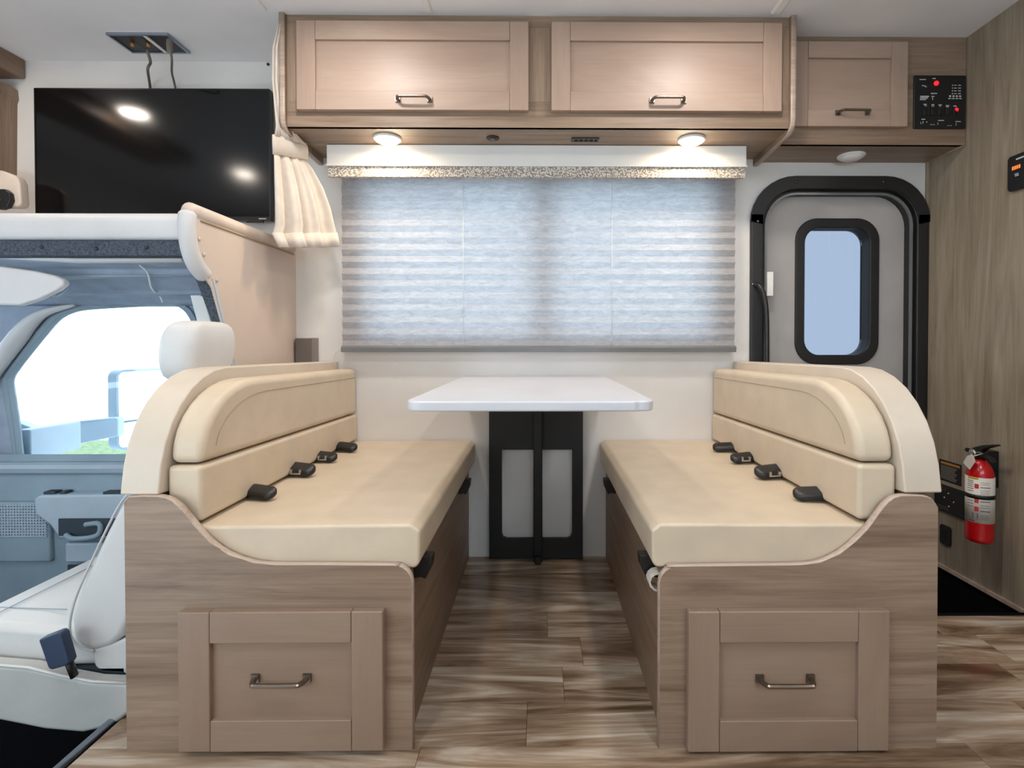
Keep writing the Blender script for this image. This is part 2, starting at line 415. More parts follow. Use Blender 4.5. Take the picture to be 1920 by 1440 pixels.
# ================================================================== CABINET DOORS
def handle(parent, cx, y, cz, w=.112, drop=False):
    """arched flat pull, root plates touch the door"""
    h = w/2; o = .030
    path = smoothp([(cx-h, y+.001, cz), (cx-h, y-.010, cz), (cx-h+.006, y-o+.004, cz), (cx-h+.018, y-o, cz), (cx+h-.018, y-o, cz), (cx+h-.006, y-o+.004, cz), (cx+h, y-.010, cz), (cx+h, y+.001, cz)], 4)
    g1 = tubeg(path, .0062, 8, (1, .8))
    g2 = boxg(cx-h-.009, cx-h+.009, y-.006, y+.001, cz-.009, cz+.009); g3 = boxg(cx+h-.009, cx+h+.009, y-.006, y+.001, cz-.009, cz+.009)
    v, f = join(g1, g2, g3)
    return mk('handle', v, f, M['steel'], parent, smooth=False, bev=0, org=(cx, y, cz))
def shaker(parent, name, x0, x1, z0, z1, yf, fw, mh, mv, hx, hz, t=.022, rec=.011):
    """shaker front: yf is the front plane"""
    d = box(name, (x0+fw-.004, x1-fw+.004, yf+rec, yf+t, z0+fw-.004, z1-fw+.004), mh, parent)
    for a, b in ((x0, x0+fw), (x1-fw, x1)): box('stile', (a, b, yf, yf+t, z0, z1), mv, d, bev=.0025)
    for a, b in ((z0, z0+fw), (z1-fw, z1)): box('rail', (x0+fw+.0006, x1-fw-.0006, yf, yf+t, a, b), mh, d, bev=.002)
    handle(d, hx, yf if abs(hz-(z0+z1)/2) > (z1-z0)/2-fw else yf+rec, hz)
    return d

# overhead cabinet over the dinette
oc = empty('overhead_cabinet', (0, 2.1, 1.67), 'long two-door wooden overhead cabinet above the dinette window', 'cabinet')
YF = 1.955
boxes('cabinet_body', [(-.895, .895, YF, D, 1.668, 1.684), (-.895, .895, D-.012, D, 1.684, CEIL), (-.895, .895, YF, D, CEIL-.012, CEIL)], M['cabwood'], oc)
for a, b in ((-.895, -.83), (-.06, .07), (.83, .895)): box('face_post', (a, b, YF-.002, YF+.016, 1.7601, 2.0199), M['postwood'], oc)
for a, b in ((1.668, 1.76), (2.02, CEIL)): box('face_rail', (-.895, .895, YF-.002, YF+.016, a, b), M['cabwood'], oc)
def endpanel(x0, x1):
    pr = [(D, 1.640), (YF+.03, 1.652)]
    for i in range(6):
        t = R(-90-90*i/5); pr.append((YF+.03+.045*math.cos(t), 1.697+.045*math.sin(t)))
    pr += [(YF-.015, CEIL), (D, CEIL)]
    p = prism('end_panel', pr, 'x', x0, x1, M['postwood'], oc)
    edge = [(x0+(x1-x0)/2, a, b) for a, b in pr[:-1]]
    tube('edge_banding', edge, (x1-x0)/2+.001, M['trim'], p, n=8, sq=(1, .3))
endpanel(-.915, -.896); endpanel(.896, .915)
zt, zb = ay(770, 39, YF-.022).z, ay(770, 206, YF-.022).z
yd = YF-.023
L1, L2 = ay(555, 100, yd).x, ay(991, 100, yd).x
L3, L4 = ay(1034, 100, yd).x, ay(1467, 100, yd).x
shaker(oc, 'door', L1, L2, zb, zt, yd, .066, M['maple'], M['mapleV'], ay(776, 180, yd).x, ay(776, 187, yd).z)
shaker(oc, 'door', L3, L4, zb, zt, yd, .066, M['maple'], M['mapleV'], ay(1252, 180, yd).x, ay(1252, 189, yd).z)
def puck(c, lit, label, group):
    e = empty('puck_lamp', c, label, 'lamp', group)
    lathe('rim', [(.052, 0), (.052, -.006), (.048, -.009), (.044, -.007)], c, M['whitepl'], e)
    lathe('lens', [(.047, -.006), (.042, -.013), (.028, -.020), (.012, -.023), (.003, -.0235)], c, M['lamp'] if lit else M['lampoff'], e)
    return e
puck((-.568, 2.055, 1.668), True, 'lit round puck lamp under the left overhead cabinet door', 'puck lamps under the cabinets')
puck((.575, 2.055, 1.668), True, 'lit round puck lamp under the right overhead cabinet door', 'puck lamps under the cabinets')
c = az(924, 258, 1.668)
e = empty('round_speaker_knob', c, 'small dark round knob under the overhead cabinet centre', 'knob')
lathe('bezel', [(.024, 0), (.024, -.004), (.018, -.007), (.012, -.004)], c, M['blackpl'], e)
lathe('centre_button', [(.010, -.003), (.010, -.008), (.005, -.010)], c, M['steel'], e)
c = az(1097, 261, 1.668)
e = empty('vent_grille', c, 'small dark rectangular vent under the overhead cabinet', 'vent')
ring('vent_frame', rrect(c.x-.052, c.x+.052, c.y-.018, c.y+.018, .004, 3), rrect(c.x-.046, c.x+.046, c.y-.012, c.y+.012, .003, 3), 'z', 1.664, 1.668, M['blackpl'], e)
box('vent_back', (c.x-.046, c.x+.046, c.y-.012, c.y+.012, 1.6665, 1.668), M['black'], e)
for k in range(5): box('vent_slat', (c.x-.045+k*.019, c.x-.041+k*.019, c.y-.012, c.y+.012, 1.6645, 1.6665), M['grey'], e)

# small overhead cabinet above the entry door
sc = empty('small_overhead_cabinet', (1.27, 2.17, 1.66), 'small single-door wooden overhead cabinet above the entry door', 'cabinet')
YS = 2.075; XR = 1.628
boxes('cabinet_body', [(.917, XR, YS, D, 1.655, 1.672), (.917, XR, D-.012, D, 1.672, CEIL), (.917, XR, YS, D, CEIL-.01, CEIL)], M['cabwood'], sc)
x5 = ay(1702, 150, YS).x
for b_ in [(.917, XR, YS-.002, YS+.016, 1.655, 1.745), (.917, XR, YS-.002, YS+.016, 2.02, CEIL)]: box('face_rail', b_, M['cabwood'], sc)
for b_ in [(x5-.02, XR, YS-.002, YS+.016, 1.745, 2.02), (.917, .975, YS-.002, YS+.016, 1.745, 2.02)]: box('face_post', b_, M['cabwood'], sc)
ys = YS-.022
p0, p1 = ay(1497, 82, ys), ay(1702, 237, ys)
shaker(sc, 'door', .952, p1.x, p1.z, 2.035, ys, .062, M['maple'], M['mapleV'], ay(1598, 212, ys).x, ay(1598, 212, ys).z)
tube('edge_banding', [(XR-.004, YS, 1.657), (XR-.004, D-.003, 1.657)], .007, M['trim'], sc, n=8, sq=(.6, .6))
puck((1.258, 2.19, 1.655), False, 'unlit round puck lamp above the entry door', 'puck lamps under the cabinets')
# systems monitor panel
q0, q1 = ay(1711, 143, YS), ay(1807, 243, YS)
mp = empty('monitor_panel', ((q0.x+q1.x)/2, YS-.002, q1.z), 'black systems monitor panel with red lights beside the small cabinet door', 'control panel')
yp = YS-.010
box('faceplate', (q0.x, q1.x, yp, YS-.002, q1.z, q0.z), M['blackpl'], mp, bev=.003)
W_, H_ = q1.x-q0.x, q0.z-q1.z
def mpt(a, b): return q0.x+a*W_, q0.z-b*H_
def mark(par, a, b, w, h, m, y0=None, name='print'):
    x, z = mpt(a, b); return boxg(x-w/2*W_, x+w/2*W_, yp-.0008, yp, z-h/2*H_, z+h/2*H_)
gs = []
for a, b, w_, h_ in [(.16, .085, .12, .014), (.38, .065, .06, .014), (.18, .20, .07, .012), (.22, .22, .04, .012), (.38, .345, .12, .014),
                     (.20, .40, .17, .018), (.19, .43, .15, .018), (.17, .46, .12, .016), (.36, .40, .06, .014), (.355, .44, .012, .05),
                     (.21, .55, .06, .014), (.22, .575, .04, .012), (.36, .555, .05, .014), (.36, .58, .05, .012), (.50, .56, .06, .016), (.50, .585, .03, .012),
                     (.64, .57, .07, .016), (.64, .595, .05, .014), (.785, .58, .06, .016), (.18, .83, .07, .016), (.52, .85, .11, .014), (.85, .87, .10, .014),
                     (.33, .93, .03, .01), (.38, .93, .03, .01), (.66, .945, .03, .01), (.71, .945, .03, .01), (.46, .91, .008, .04), (.81, .92, .008, .05), (.13, .9, .006, .04), (.17, .9, .006, .03)]:
    gs.append(mark(mp, a, b, w_, h_, None))
for r_ in range(4):
    gs.append(mark(mp, .735, .19+.052*r_, .02, .018, None)); gs.append(mark(mp, .79, .19+.052*r_, .05, .012, None)); gs.append(mark(mp, .87, .19+.052*r_, .05, .014, None))
for k in range(4): gs.append(mark(mp, .69+.064*k, .395, .036, .03, None)); gs.append(mark(mp, .68+.07*k, .44, .05, .014, None))
v, f = join(*gs); mk('white_lettering', v, f, M['printw'], mp)
for a, b, r_ in ((.42, .155, .0085), (.81, .65, .007)):
    x, z = mpt(a, b); lathe('red_light', [(r_, 0), (r_, -.003), (r_*.6, -.005), (.001, -.0055)], (x, yp, z), M['ledred'], mp, n=16, axis='y')
for k in range(5):
    x, z = mpt(.215+.143*k, .69); box('rocker_switch', (x-.007, x+.007, yp-.004, yp, z-.014, z+.012), M['black'], mp, bev=.002)
for a in (.24, .17):
    x, z = mpt(a, .885); lathe('push_button', [(.003, 0), (.003, -.003), (.001, -.004)], (x, yp, z), M['gauge'], mp, n=12, axis='y')

# ================================================================== CEILING LAMPS (out of frame, they light the room)
for i, (x, y) in enumerate(LAMPS+[(-2.02, 1.72), (-2.0, .74)]):
    lb = ['dome lamp on the ceiling in front of the left overhead door', 'dome lamp on the ceiling in front of the right overhead door', 'dome lamp on the ceiling over the aisle, cab side',
          'dome lamp on the ceiling over the aisle, rear side', 'dome lamp added on the rear ceiling to brighten the right side', 'dome lamp over the bunk near the television', 'dome lamp over the bunk near the driver side'][i]
    c = (x, y, CEIL); e = empty('ceiling_lamp', c, 'round white '+lb, 'lamp', 'ceiling lamps')
    lathe('rim', [(.080, 0), (.080, -.008), (.072, -.012), (.066, -.008)], c, M['whitepl'], e)
    lathe('lens', [(.066, -.008), (.050, -.014), (.02, -.017), (.003, -.018)], c, M['lampc'], e)

# ================================================================== BENCHES
def bench(side):
    """local frame: a = distance from the outer edge towards the table, side=-1 left bench, +1 right bench"""
    outer = -.914 if side < 0 else .892
    X = (lambda a: outer+a) if side < 0 else (lambda a: outer-a)
    wd = .634 if side < 0 else .625
    bt = .156 if side < 0 else .166              # backrest thickness incl. shell
    lab = 'left dinette bench' if side < 0 else 'right dinette bench'
    root = empty('dinette_bench', (X(wd/2), 1.75, 0), 'wooden %s with scooped end panel and drawer, backing onto the %s' % (lab, 'cab seat' if side < 0 else 'entry door'), 'bench', 'dinette benches')
    # end panel outline
    if side < 0: pix = [(238, 945), (246, 931), (300, 930), (326, 938), (347, 957), (368, 984), (396, 1014), (432, 1038), (478, 1053), (520, 1057), (600, 1057), (735, 1058)]
    else: pix = [(1754, 952), (1742, 934), (1722, 929), (1684, 929), (1662, 940), (1644, 962), (1624, 990), (1600, 1014), (1572, 1036), (1536, 1052), (1500, 1057), (1440, 1058), (1262, 1060)]
    Q = [ay(u, v, 1.20) for u, v in pix]; top = [(q.x, q.z) for q in Q]
    xi = X(wd); zr = top[-1][1]; s = 1 if side < 0 else -1
    top += [(xi-s*.040*(1-math.sin(t)), zr-.040*(1-math.cos(t))) for t in [R(15*i) for i in range(1, 7)]]
    outl = [(X(.008 if side < 0 else .006), 0.0)]+top+[(xi, 0.0)]
    fp = prism('end_panel', outl, 'y', 1.192, 1.212, M['seatwood'], root)
    edge = [(x, 1.202, z) for x, z in smoothp([(a, b) for a, b in top], 2)]+[(xi, 1.202, 0.0)]
    tube('edge_banding', edge, .0108, M['trim'], fp, n=8, sq=(.32, 1) if False else (1, .25))
    # base box with a side panel on the aisle
    box('base', (min(X(.02), X(wd-.014)), max(X(.02), X(wd-.014)), 1.213, D-.004, 0, .392), M['seatwoodY'], root)
    box('back_support', (min(X(.012), X(.070)), max(X(.012), X(.070)), 1.215, D-.004, .393, .60), M['seatwoodY'], root)
    # padded shell along the back, curved down at the aisle end
    yz = [(D-.006, .60), (D-.006, .822), (1.46, .835)]
    for i in range(1, 8):
        t = R(90*i/8); yz.append((1.46-.258*math.sin(t), .575+.26*math.cos(t)))
    yz += [(1.198, .570), (1.198, .566), (1.30, .560)]
    o = prism('padded_shell', yz, 'x', X(-.006), X(.078), M['shell'], root, bev=.028, seg=4)
    # drawer
    if side < 0: a, b = ay(336, 1146, 1.178), ay(720, 1404, 1.178)
    else: a, b = ay(1290, 1145, 1.178), ay(1663, 1404, 1.178)
    cx, cz = (ay(523, 1277, 1.17).x, ay(523, 1277, 1.17).z) if side < 0 else (ay(1476, 1278, 1.17).x, ay(1476, 1278, 1.17).z)
    shaker(root, 'drawer', a.x, b.x, b.z, a.z, 1.171, .068, M['drw'], M['drwV'], cx, cz, t=.021, rec=.012)
    # black straps / brackets that hold the cushion
    for yy in (1.27, 1.98):
        prism('cushion_bracket', [(xi+s*.003, .30+.05), (xi+s*.014, .345), (xi+s*.028, .375), (xi+s*.030, .40), (xi-s*.02, .40), (xi-s*.02, .345)], 'y', yy, yy+.035, M['blackpl'], root, bev=.003)
    return X, wd, bt, s
BEN = {}
for sd in (-1, 1): BEN[sd] = bench(sd)

def soft(name, pts, axis, a0, a1, m, parent=None, bev=.02, seg=4, **k):
    return prism(name, pts, axis, a0, a1, m, parent, bev=bev, seg=seg, **k)
for sd in (-1, 1):
    X, wd, bt, s = BEN[sd]; nm = 'left' if sd < 0 else 'right'
    # seat cushion: XZ profile, follows the scooped end panel
    a0, a1 = .098, wd+.014
    cu = empty('seat_cushion', (X((a0+a1)/2), 1.75, .394), 'cream vinyl seat cushion on the %s dinette bench' % nm, 'cushion', 'dinette seat cushions')
    outl = [(X(a0), .470), (X(a0+.012), .490), (X(a1-.02), .493), (X(a1), .478), (X(a1-.002), .404), (X(a1-.012), .394), (X(a0+.01), .394)]
    soft('cushion_body', outl, 'y', 1.2135, D-.006, M['cream'], cu, bev=.013, seg=4)
    rim = [(X(a0+.10), 1.2165, .4862), (X(a1-.034), 1.2165, .4885), (X(a1-.016), 1.2165, .486), (X(a1-.007), 1.2165, .474), (X(a1-.008), 1.2165, .410)]
    tube('piping', rim[:2], .0014, M['seam'] if sd > 0 else M['cream'], cu, n=6)
    tube('piping', rim[3:], .0014, M['seam'] if sd > 0 else M['cream'], cu, n=6)
    # back cushion, two stacked bolsters
    b0, b1 = .080, bt
    bc = empty('back_cushion', (X((b0+b1)/2), 1.75, .495), 'cream vinyl back cushion on the %s dinette bench' % nm, 'cushion', 'dinette back cushions')
    yl = 1.222
    zl = .497
    low = [(D-.012, zl), (D-.012, .604), (yl, .624), (yl, zl)]
    soft('lower_bolster', low, 'x', X(b0), X(b1+.002), M['cream'], bc, bev=.012)
    up = [(D-.012, .606), (D-.012, .792), (1.45, .806)]
    for i in range(1, 8):
        t = R(90*i/8); up.append((1.45-.222*math.sin(t), .640+.166*math.cos(t)))
    up += [(yl+.004, .627)]
    soft('upper_bolster', up, 'x', X(b0), X(b1), M['cream'], bc, bev=.020)
    low2 = [(1.2, .56), (1.2, zl)]
    sm = [(X(b1-.020), y_, z_) for y_, z_ in smoothp([(D-.04, .756), (1.9, .761), (1.62, .765), (1.50, .766), (1.44, .761), (1.38, .746), (1.33, .722), (1.295, .690), (1.28, .660)], 5)]
    tube('stitched_seam', [(X(b1), p[1], p[2]) for p in [Vector(q) for q in sm]], .0011, M['seam'], bc, n=6)

# belt buckles
BK = [(-1, 487, 921, 0, 1, 'nearest the aisle end'), (-1, 560, 880, 1, 1.15, 'second from the aisle end'),
      (-1, 608, 855, 1, 1.0, 'third from the aisle end'), (-1, 648, 837, 0, 1, 'nearest the window'),
      (1, 1522, 924, 0, 1, 'nearest the aisle end'), (1, 1446, 884, 1, 1.15, 'second from the aisle end'),
      (1, 1394, 857, 1, 1.0, 'third from the aisle end'), (1, 1360, 837, 0, 1, 'nearest the window')]
for sd, u, v, met, sc_, wh in BK:
    X, wd, bt, s = BEN[sd]; c = az(u, v, .512)
    e = empty('belt_buckle', (c.x, c.y, .494), 'black belt buckle on the %s bench, %s' % ('left' if sd < 0 else 'right', wh), 'buckle', 'belt buckles on the %s bench' % ('left' if sd < 0 else 'right'))
    L = .046*sc_; wy = .019*sc_; h = .0115*sc_
    pts = rrect(-L, L, -wy, wy, wy*.9, 5)
    ang = R(random.choice([-14, -6, 5])) if not met else R(-12*s)
    ca, sa = math.cos(ang), math.sin(ang)
    V = []; Fc = []; lay = [(.85, 0.0), (1, .3), (1, 1.15), (.90, 1.55), (.65, 1.7)]
    tilt = .35*h/L
    for sc2, hz in lay:
        for px, py in pts:
            qx, qy = px*sc2, py*sc2
            V.append((c.x+qx*ca-qy*sa, c.y+qx*sa+qy*ca, .495+hz*h+(h*.4)*(1+s*px/L*-1)*.5+(.5*wy+qy)*.35))
    n = len(pts)
    for i in range(len(lay)-1):
        Fc += [(i*n+k, i*n+(k+1) % n, (i+1)*n+(k+1) % n, (i+1)*n+k) for k in range(n)]
    Fc += [tuple(range(n)), tuple(range(len(V)-n, len(V)))]
    mk('buckle_shell', V, Fc, M['blackpl'], e, smooth=True)
    bxs = [boxg(c.x-s*.0-.012*sc_, c.x+.014*sc_, c.y-wy-.003, c.y-wy*.55, .498, .498+.017)]
    if met:
        v_, f_ = join(boxg(c.x-.014*sc_, c.x+.016*sc_, c.y-wy-.004, c.y-wy*.5, .502, .506), boxg(c.x-.014*sc_, c.x-.008*sc_, c.y-wy-.004, c.y-wy*.5, .506, .516), boxg(c.x+.010*sc_, c.x+.016*sc_, c.y-wy-.004, c.y-wy*.5, .506, .516))
        mk('steel_tongue_slot', v_, f_, M['gauge'], e)
    xs = X(bt-.004)
    v_, f_ = tubeg([(c.x-s*L*.8, c.y, .506), (xs, c.y+.004, .503)], .012*sc_, 8, (1, .35)); mk('strap', v_, f_, M['black'], e)

# rolled strap end hanging at the right bench corner
c = ay(1222, 1083, 1.235)
e = empty('rolled_strap', c, 'rolled tan strap end hanging beside the right bench corner', 'strap')
v, f = [], []
pth = [(c.x+.018-.026*math.cos(t*.5)*(1-.03*t), c.z-.006+.022*math.sin(t*.5)*(1-.03*t)) for t in range(-3, 10)]
ou = [(a, b) for a, b in pth]; inn = [(a+(c.x+.01-a)*.18, b+(c.z-b)*.18) for a, b in pth]
prism('strap_loop', ou+inn[::-1], 'y', 1.225, 1.262, M['cloth'], e)

# ================================================================== TABLE
tb = empty('dinette_table', (-.02, 2.26, 0), 'white wall-mounted dinette table on a black metal wall leg', 'table')
t0 = az(759, 752, .76); yF = 1.300
o = prism('tabletop', [(-.318, D-.004), (-.324, yF+.045), (-.318, yF+.022), (-.305, yF+.007), (-.282, yF), (.232, yF), (.240, yF+.006), (.250, yF+.004), (.262, yF+.006), (.276, yF+.018), (.283, yF+.045), (.280, D-.004)][::-1], 'z', .735, .760, M['white'], tb, bev=.006, seg=3)
def R2(u0, u1, v0, v1, Y=2.245): a, b = ay(u0, v1, Y), ay(u1, v0, Y); return a.x, b.x, a.z, b.z
x0, x1, z0, z1 = -.206, .182, .006, .735
h1 = R2(941, 1000, 843, 1010); h2 = R2(1017, 1073, 843, 1010)
yl, yh = 2.242, 2.262
boxes('leg_plate', [(x0, x1, yl, yh, h1[3], z1), (x0, h1[0], yl, yh, z0, h1[3]), (h2[1], x1, yl, yh, z0, h1[3]), (h1[1], h2[0], yl, yh, h1[2], h1[3]), (h1[0], h2[1], yl, yh, z0, h1[2])], M['black'], tb)
g = .022
prism('corner_gusset', [(h1[0], h1[2]), (h1[0]+g, h1[2]), (h1[0]+.006, h1[2]+.006), (h1[0], h1[2]+g)], 'y', yl, yh, M['black'], tb)
prism('corner_gusset', [(h2[1], h2[2]), (h2[1]-g, h2[2]), (h2[1]-.006, h2[2]+.006), (h2[1], h2[2]+g)], 'y', yl, yh, M['black'], tb)
xc = (h1[1]+h2[0])/2
box('centre_post', (xc-.017, xc+.017, 2.215, 2.242, .0, .728), M['black'], tb, bev=.003)
box('post_foot', (xc-.012, xc+.012, 2.19, 2.23, 0, .03), M['black'], tb, bev=.004)
for b_ in [(-.235, .20, 2.10, D-.004), (-.235, -.20, 1.75, 2.0995), (.165, .20, 1.75, 2.0995)]: box('table_bracket', b_+(.727, .7345), M['black'], tb)
for a, b in ((.60, .735), (.006, .05)): box('wall_cleat', (x0, x1, 2.2622, D-.001, a, b), M['black'], tb)

# ================================================================== ENTRY DOOR
dr = empty('door_1', (1.25, D+.03, -.24)); dr['kind'] = 'structure'
F0, F1 = .884, 1.632; ztop = ay(1500, 331, D-.02).z
od = rrect(F0, F1, -.22, ztop, .185, 8, .01); idn = rrect(F0+.052, F1-.052, -.20, ztop-.052, .145, 8, .008)
ring('door_frame', od, idn, 'y', D-.018, D+.02, M['frame'], dr, bev=.006, seg=2)
zj = ay(1405, 402, D-.02).z
arch_o = [p for p in rrect(F0-.004, F1+.0, zj, ztop+.004, .188, 8, .003)]; arch_i = rrect(F0+.050, F1-.050, zj, ztop-.050, .145, 8, .003)
# upper arch cap: proud band over the frame, open at its foot
Vv, Ff = [], []
half_o = [(F1, zj)]+[p for p in rrect(F0-.003, F1-.0, zj, ztop+.003, .188, 8, .003)[:18]]+[(F0-.003, zj)]
half_i = [(F1-.048, zj)]+[p for p in rrect(F0+.048, F1-.048, zj, ztop-.048, .148, 8, .003)[:18]]+[(F0+.048, zj)]
n = len(half_o)
for L in (half_o, half_i):
    for yy in (D-.0215, D-.014): Vv += [(p[0], yy, p[1]) for p in L]
for i in range(n-1):
    Ff += [(i, i+1, n+i+1, n+i), (2*n+i, 3*n+i, 3*n+i+1, 2*n+i+1), (i, 2*n+i, 2*n+i+1, i+1), (n+i, n+i+1, 3*n+i+1, 3*n+i)]
Ff += [(0, n, 3*n, 2*n), (n-1, 3*n-1, 4*n-1, 2*n-1)]
mk('frame_arch_cap', Vv, Ff, M['frame'], dr)
ring('inner_jamb', rrect(F0+.050, F1-.050, -.20, ztop-.050, .146, 8, .008), rrect(F0+.066, F1-.066, -.20, ztop-.066, .132, 8, .006), 'y', D+.004, D+.045, M['frame'], dr)
ring('jamb_gasket', rrect(F0+.062, F1-.062, -.20, ztop-.062, .135, 8, .006), rrect(F0+.070, F1-.070, -.20, ztop-.070, .128, 8, .006), 'y', D-.004, D+.006, M['rail'], dr)
dk = prism('door_leaf', rrect(F0+.064, F1-.064, -.20, ztop-.064, .133, 8, .006), 'y', D+.045, D+.060, M['doorskin'], dr) if False else None
wa, wbp = ay(1496, 415, D+.045), ay(1640, 678, D+.045)
go = rrect(wa.x, wbp.x, wbp.z, wa.z, .085, 8); lo = rrect(F0+.064, F1-.064, -.20, ztop-.064, .133, 8, .006)
ring('door_leaf', lo, go, 'y', D+.045, D+.062, M['doorskin'], dr)
gi = rrect(wa.x+.028, wbp.x-.028, wbp.z+.028, wa.z-.028, .066, 8)
wf = ring('porthole_frame', rrect(wa.x-.012, wbp.x+.012, wbp.z-.012, wa.z+.012, .094, 8), gi, 'y', D+.036, D+.052, M['frame'], dr, bev=.004)
ring('porthole_reveal', rrect(wa.x+.024, wbp.x-.024, wbp.z+.024, wa.z-.024, .069, 8), gi, 'y', D+.050, D+.11, M['frame'], wf)
prism('porthole_glass', gi, 'y', D+.098, D+.103, M['tint'], wf)
pw, p2 = ay(1438, 510, D-.004), ay(1447, 555, D-.004)
box('latch_strike', (pw.x, p2.x+.004, D-.010, D+.01, p2.z, pw.z), M['whitepl'], dr, bev=.001)
gp = [ay(1416, 533, D-.02), ay(1424, 536, D-.045), ay(1432, 552, D-.06), ay(1437, 585, D-.065), ay(1438, 640, D-.065), ay(1438, 700, D-.065), ay(1438, 760, D-.06), ay(1430, 800, D-.045), ay(1418, 815, D-.02)]
gh = tube('assist_handle', smoothp(gp, 5), .0095, M['blackpl'], dr, n=10)
for u, v in ((1412, 533), (1421, 415)): 
    c = ay(u, v, D-.018); lathe('screw', [(.006, .001), (.006, -.003), (.002, -.005)], c, M['steel'], dr, n=10, axis='y')
for u, v in ((1492, 341), (1656, 341)): 
    c = ay(u, v, D-.024); lathe('screw', [(.005, .001), (.005, -.003), (.002, -.005)], c, M['steel'], dr, n=10, axis='y')

# ================================================================== RIGHT WALL ITEMS
XW = 1.63
def wallbox(u0, v0, u1, v1, th):
    a, b = ax(u0, v0, XW-th), ax(u1, v1, XW-th)
    ys = sorted((a.y, b.y)); zs = sorted((a.z, b.z)); return ys[0], ys[1], zs[0], zs[1]
# warning placard
ya, yb = ax(1803, 890, XW).y, ax(1762, 880, XW).y
za, zb = ax(1762, 860, XW).z, ax(1762, 898, XW).z
e = empty('warning_placard', (XW, (ya+yb)/2, zb), 'small black printed warning placard on the wood wall beside the extinguisher', 'sign')
box('placard_plate', (XW-.002, XW, ya, yb, zb, za), M['blackpl'], e)
hh = za-zb; ll = yb-ya
v, f = join(*[boxg(XW-.0028, XW-.002, ya+.05*ll+(0 if i % 2 else .01*ll), yb-.08*ll, za-hh*(.08+.055*i)-.004, za-hh*(.08+.055*i)) for i in range(2)]); mk('orange_lettering', v, f, M['gold'], e)
v, f = join(*[boxg(XW-.0028, XW-.002, ya+(.18+.05*((i*7) % 3))*ll, yb-.08*ll, za-hh*(.26+.085*i)-.004, za-hh*(.26+.085*i)) for i in range(8)]); mk('small_lettering', v, f, M['greyprint'], e)
# control panel below it
ya, yb = ax(1812, 930, XW).y, ax(1756, 920, XW).y; za, zb = ax(1756, 903, XW).z, ax(1756, 952, XW).z
e = empty('wall_control_panel', (XW, (ya+yb)/2, zb), 'black control panel with push buttons on the wood wall behind the extinguisher', 'control panel')
box('faceplate', (XW-.010, XW, ya, yb, zb, za), M['blackpl'], e, bev=.002)
hh, ll = za-zb, yb-ya
box('amber_display', (XW-.0108, XW-.010, yb-.42*ll, yb-.24*ll, za-.22*hh, za-.08*hh), mat('amber_display', (70, 38, 20), .4), e)
for a, b in ((.52, .25), (.38, .45), (.70, .5), (.54, .72)):
    lathe('push_button', [(.004, 0), (.004, -.003), (.002, -.005)], (XW-.010, yb-a*ll, za-b*hh), M['gauge'], e, n=12, axis='x')
v, f = join(*[boxg(XW-.0108, XW-.010, yb-.5*ll, yb-.12*ll, za-hh*(.80+.08*i)-.0016, za-hh*(.80+.08*i)) for i in range(2)]); mk('small_lettering', v, f, M['greyprint'], e)
# outlet
ya, yb = ax(1785, 1000, XW).y, ax(1765, 1000, XW).y; za, zb = ax(1775, 985, XW).z, ax(1775, 1022, XW).z
e = empty('wall_outlet', (XW, (ya+yb)/2, zb), 'small black outlet low on the wood wall left of the extinguisher', 'outlet')
prism('outlet_plate', rrect(ya, yb, zb, za, .012, 4), 'x', XW-.008, XW, M['blackpl'], e, bev=.002)
box('socket', (XW-.010, XW-.007, (ya+yb)/2-.012, (ya+yb)/2+.012, (za+zb)/2-.018, (za+zb)/2+.018), M['black'], e, bev=.002)
# thermostat
yb_ = ax(1897, 320, XW).y; za, zb = ax(1897, 296, XW).z, ax(1897, 361, XW).z
ya_ = yb_-.12
e = empty('thermostat', (XW, (ya_+yb_)/2, zb), 'black wall thermostat with orange digits at the right edge', 'thermostat')
prism('thermostat_case', rrect(ya_, yb_, zb, za, .012, 4), 'x', XW-.016, XW, M['blackpl'], e, bev=.003)
hh = za-zb
mk('orange_digits', *join(*[boxg(XW-.0168, XW-.016, yb_-.020-.0085*k-.006, yb_-.020-.0085*k, za-hh*.42, za-hh*.32) for k in range(4)]), M['ledorange'], e)
mk('white_lettering', *join(boxg(XW-.0168, XW-.016, yb_-.09, yb_-.035, za-hh*.165, za-hh*.125), boxg(XW-.0168, XW-.016, yb_-.045, yb_-.030, za-hh*.57, za-hh*.545), boxg(XW-.0168, XW-.016, yb_-.046, yb_-.032, za-hh*.62, za-hh*.59)), M['printw'], e)

# fire extinguisher
r = .042; ex = XW-.026-r
c0 = ray(1837, 940); ye = ex/c0[0]*c0[1]
zbm = ax(1837, 1018, ex).z+.006; zsh = ax(1837, 862, ex).z; zt = zsh
e = empty('fire_extinguisher', (ex, ye, zbm), 'red fire extinguisher with white label strapped on the wood wall', 'fire extinguisher')
lathe('cylinder', [(.02, 0), (r-.010, 0), (r-.002, .006), (r, .016), (r, zsh-zbm-.065), (r*.96, zsh-zbm-.045), (r*.82, zsh-zbm-.024), (r*.55, zsh-zbm-.006), (.018, zsh-zbm+.002)], (ex, ye, zbm), M['red'], e, n=36)
zl0, zl1 = ax(1837, 987, ex-.05).z, ax(1837, 900, ex-.05).z
lathe('paper_label', [(r+.0006, zl0-zbm), (r+.0006, zl1-zbm)], (ex, ye, zbm), M['label'], e, n=36)
def onlabel(th, hw, za_, zb_, m, name):
    V = []; k = 5
    for i in range(k+1):
        a = R(th-hw+2*hw*i/k); rr = r+.0012
        V += [(ex+rr*math.cos(a), ye+rr*math.sin(a), za_), (ex+rr*math.cos(a), ye+rr*math.sin(a), zb_)]
    return V, [(2*i, 2*i+2, 2*i+3, 2*i+1) for i in range(k)]
LH = zl1-zl0
front = math.degrees(math.atan2(-ye, -ex))
def zz(f_): return zl1-f_*LH
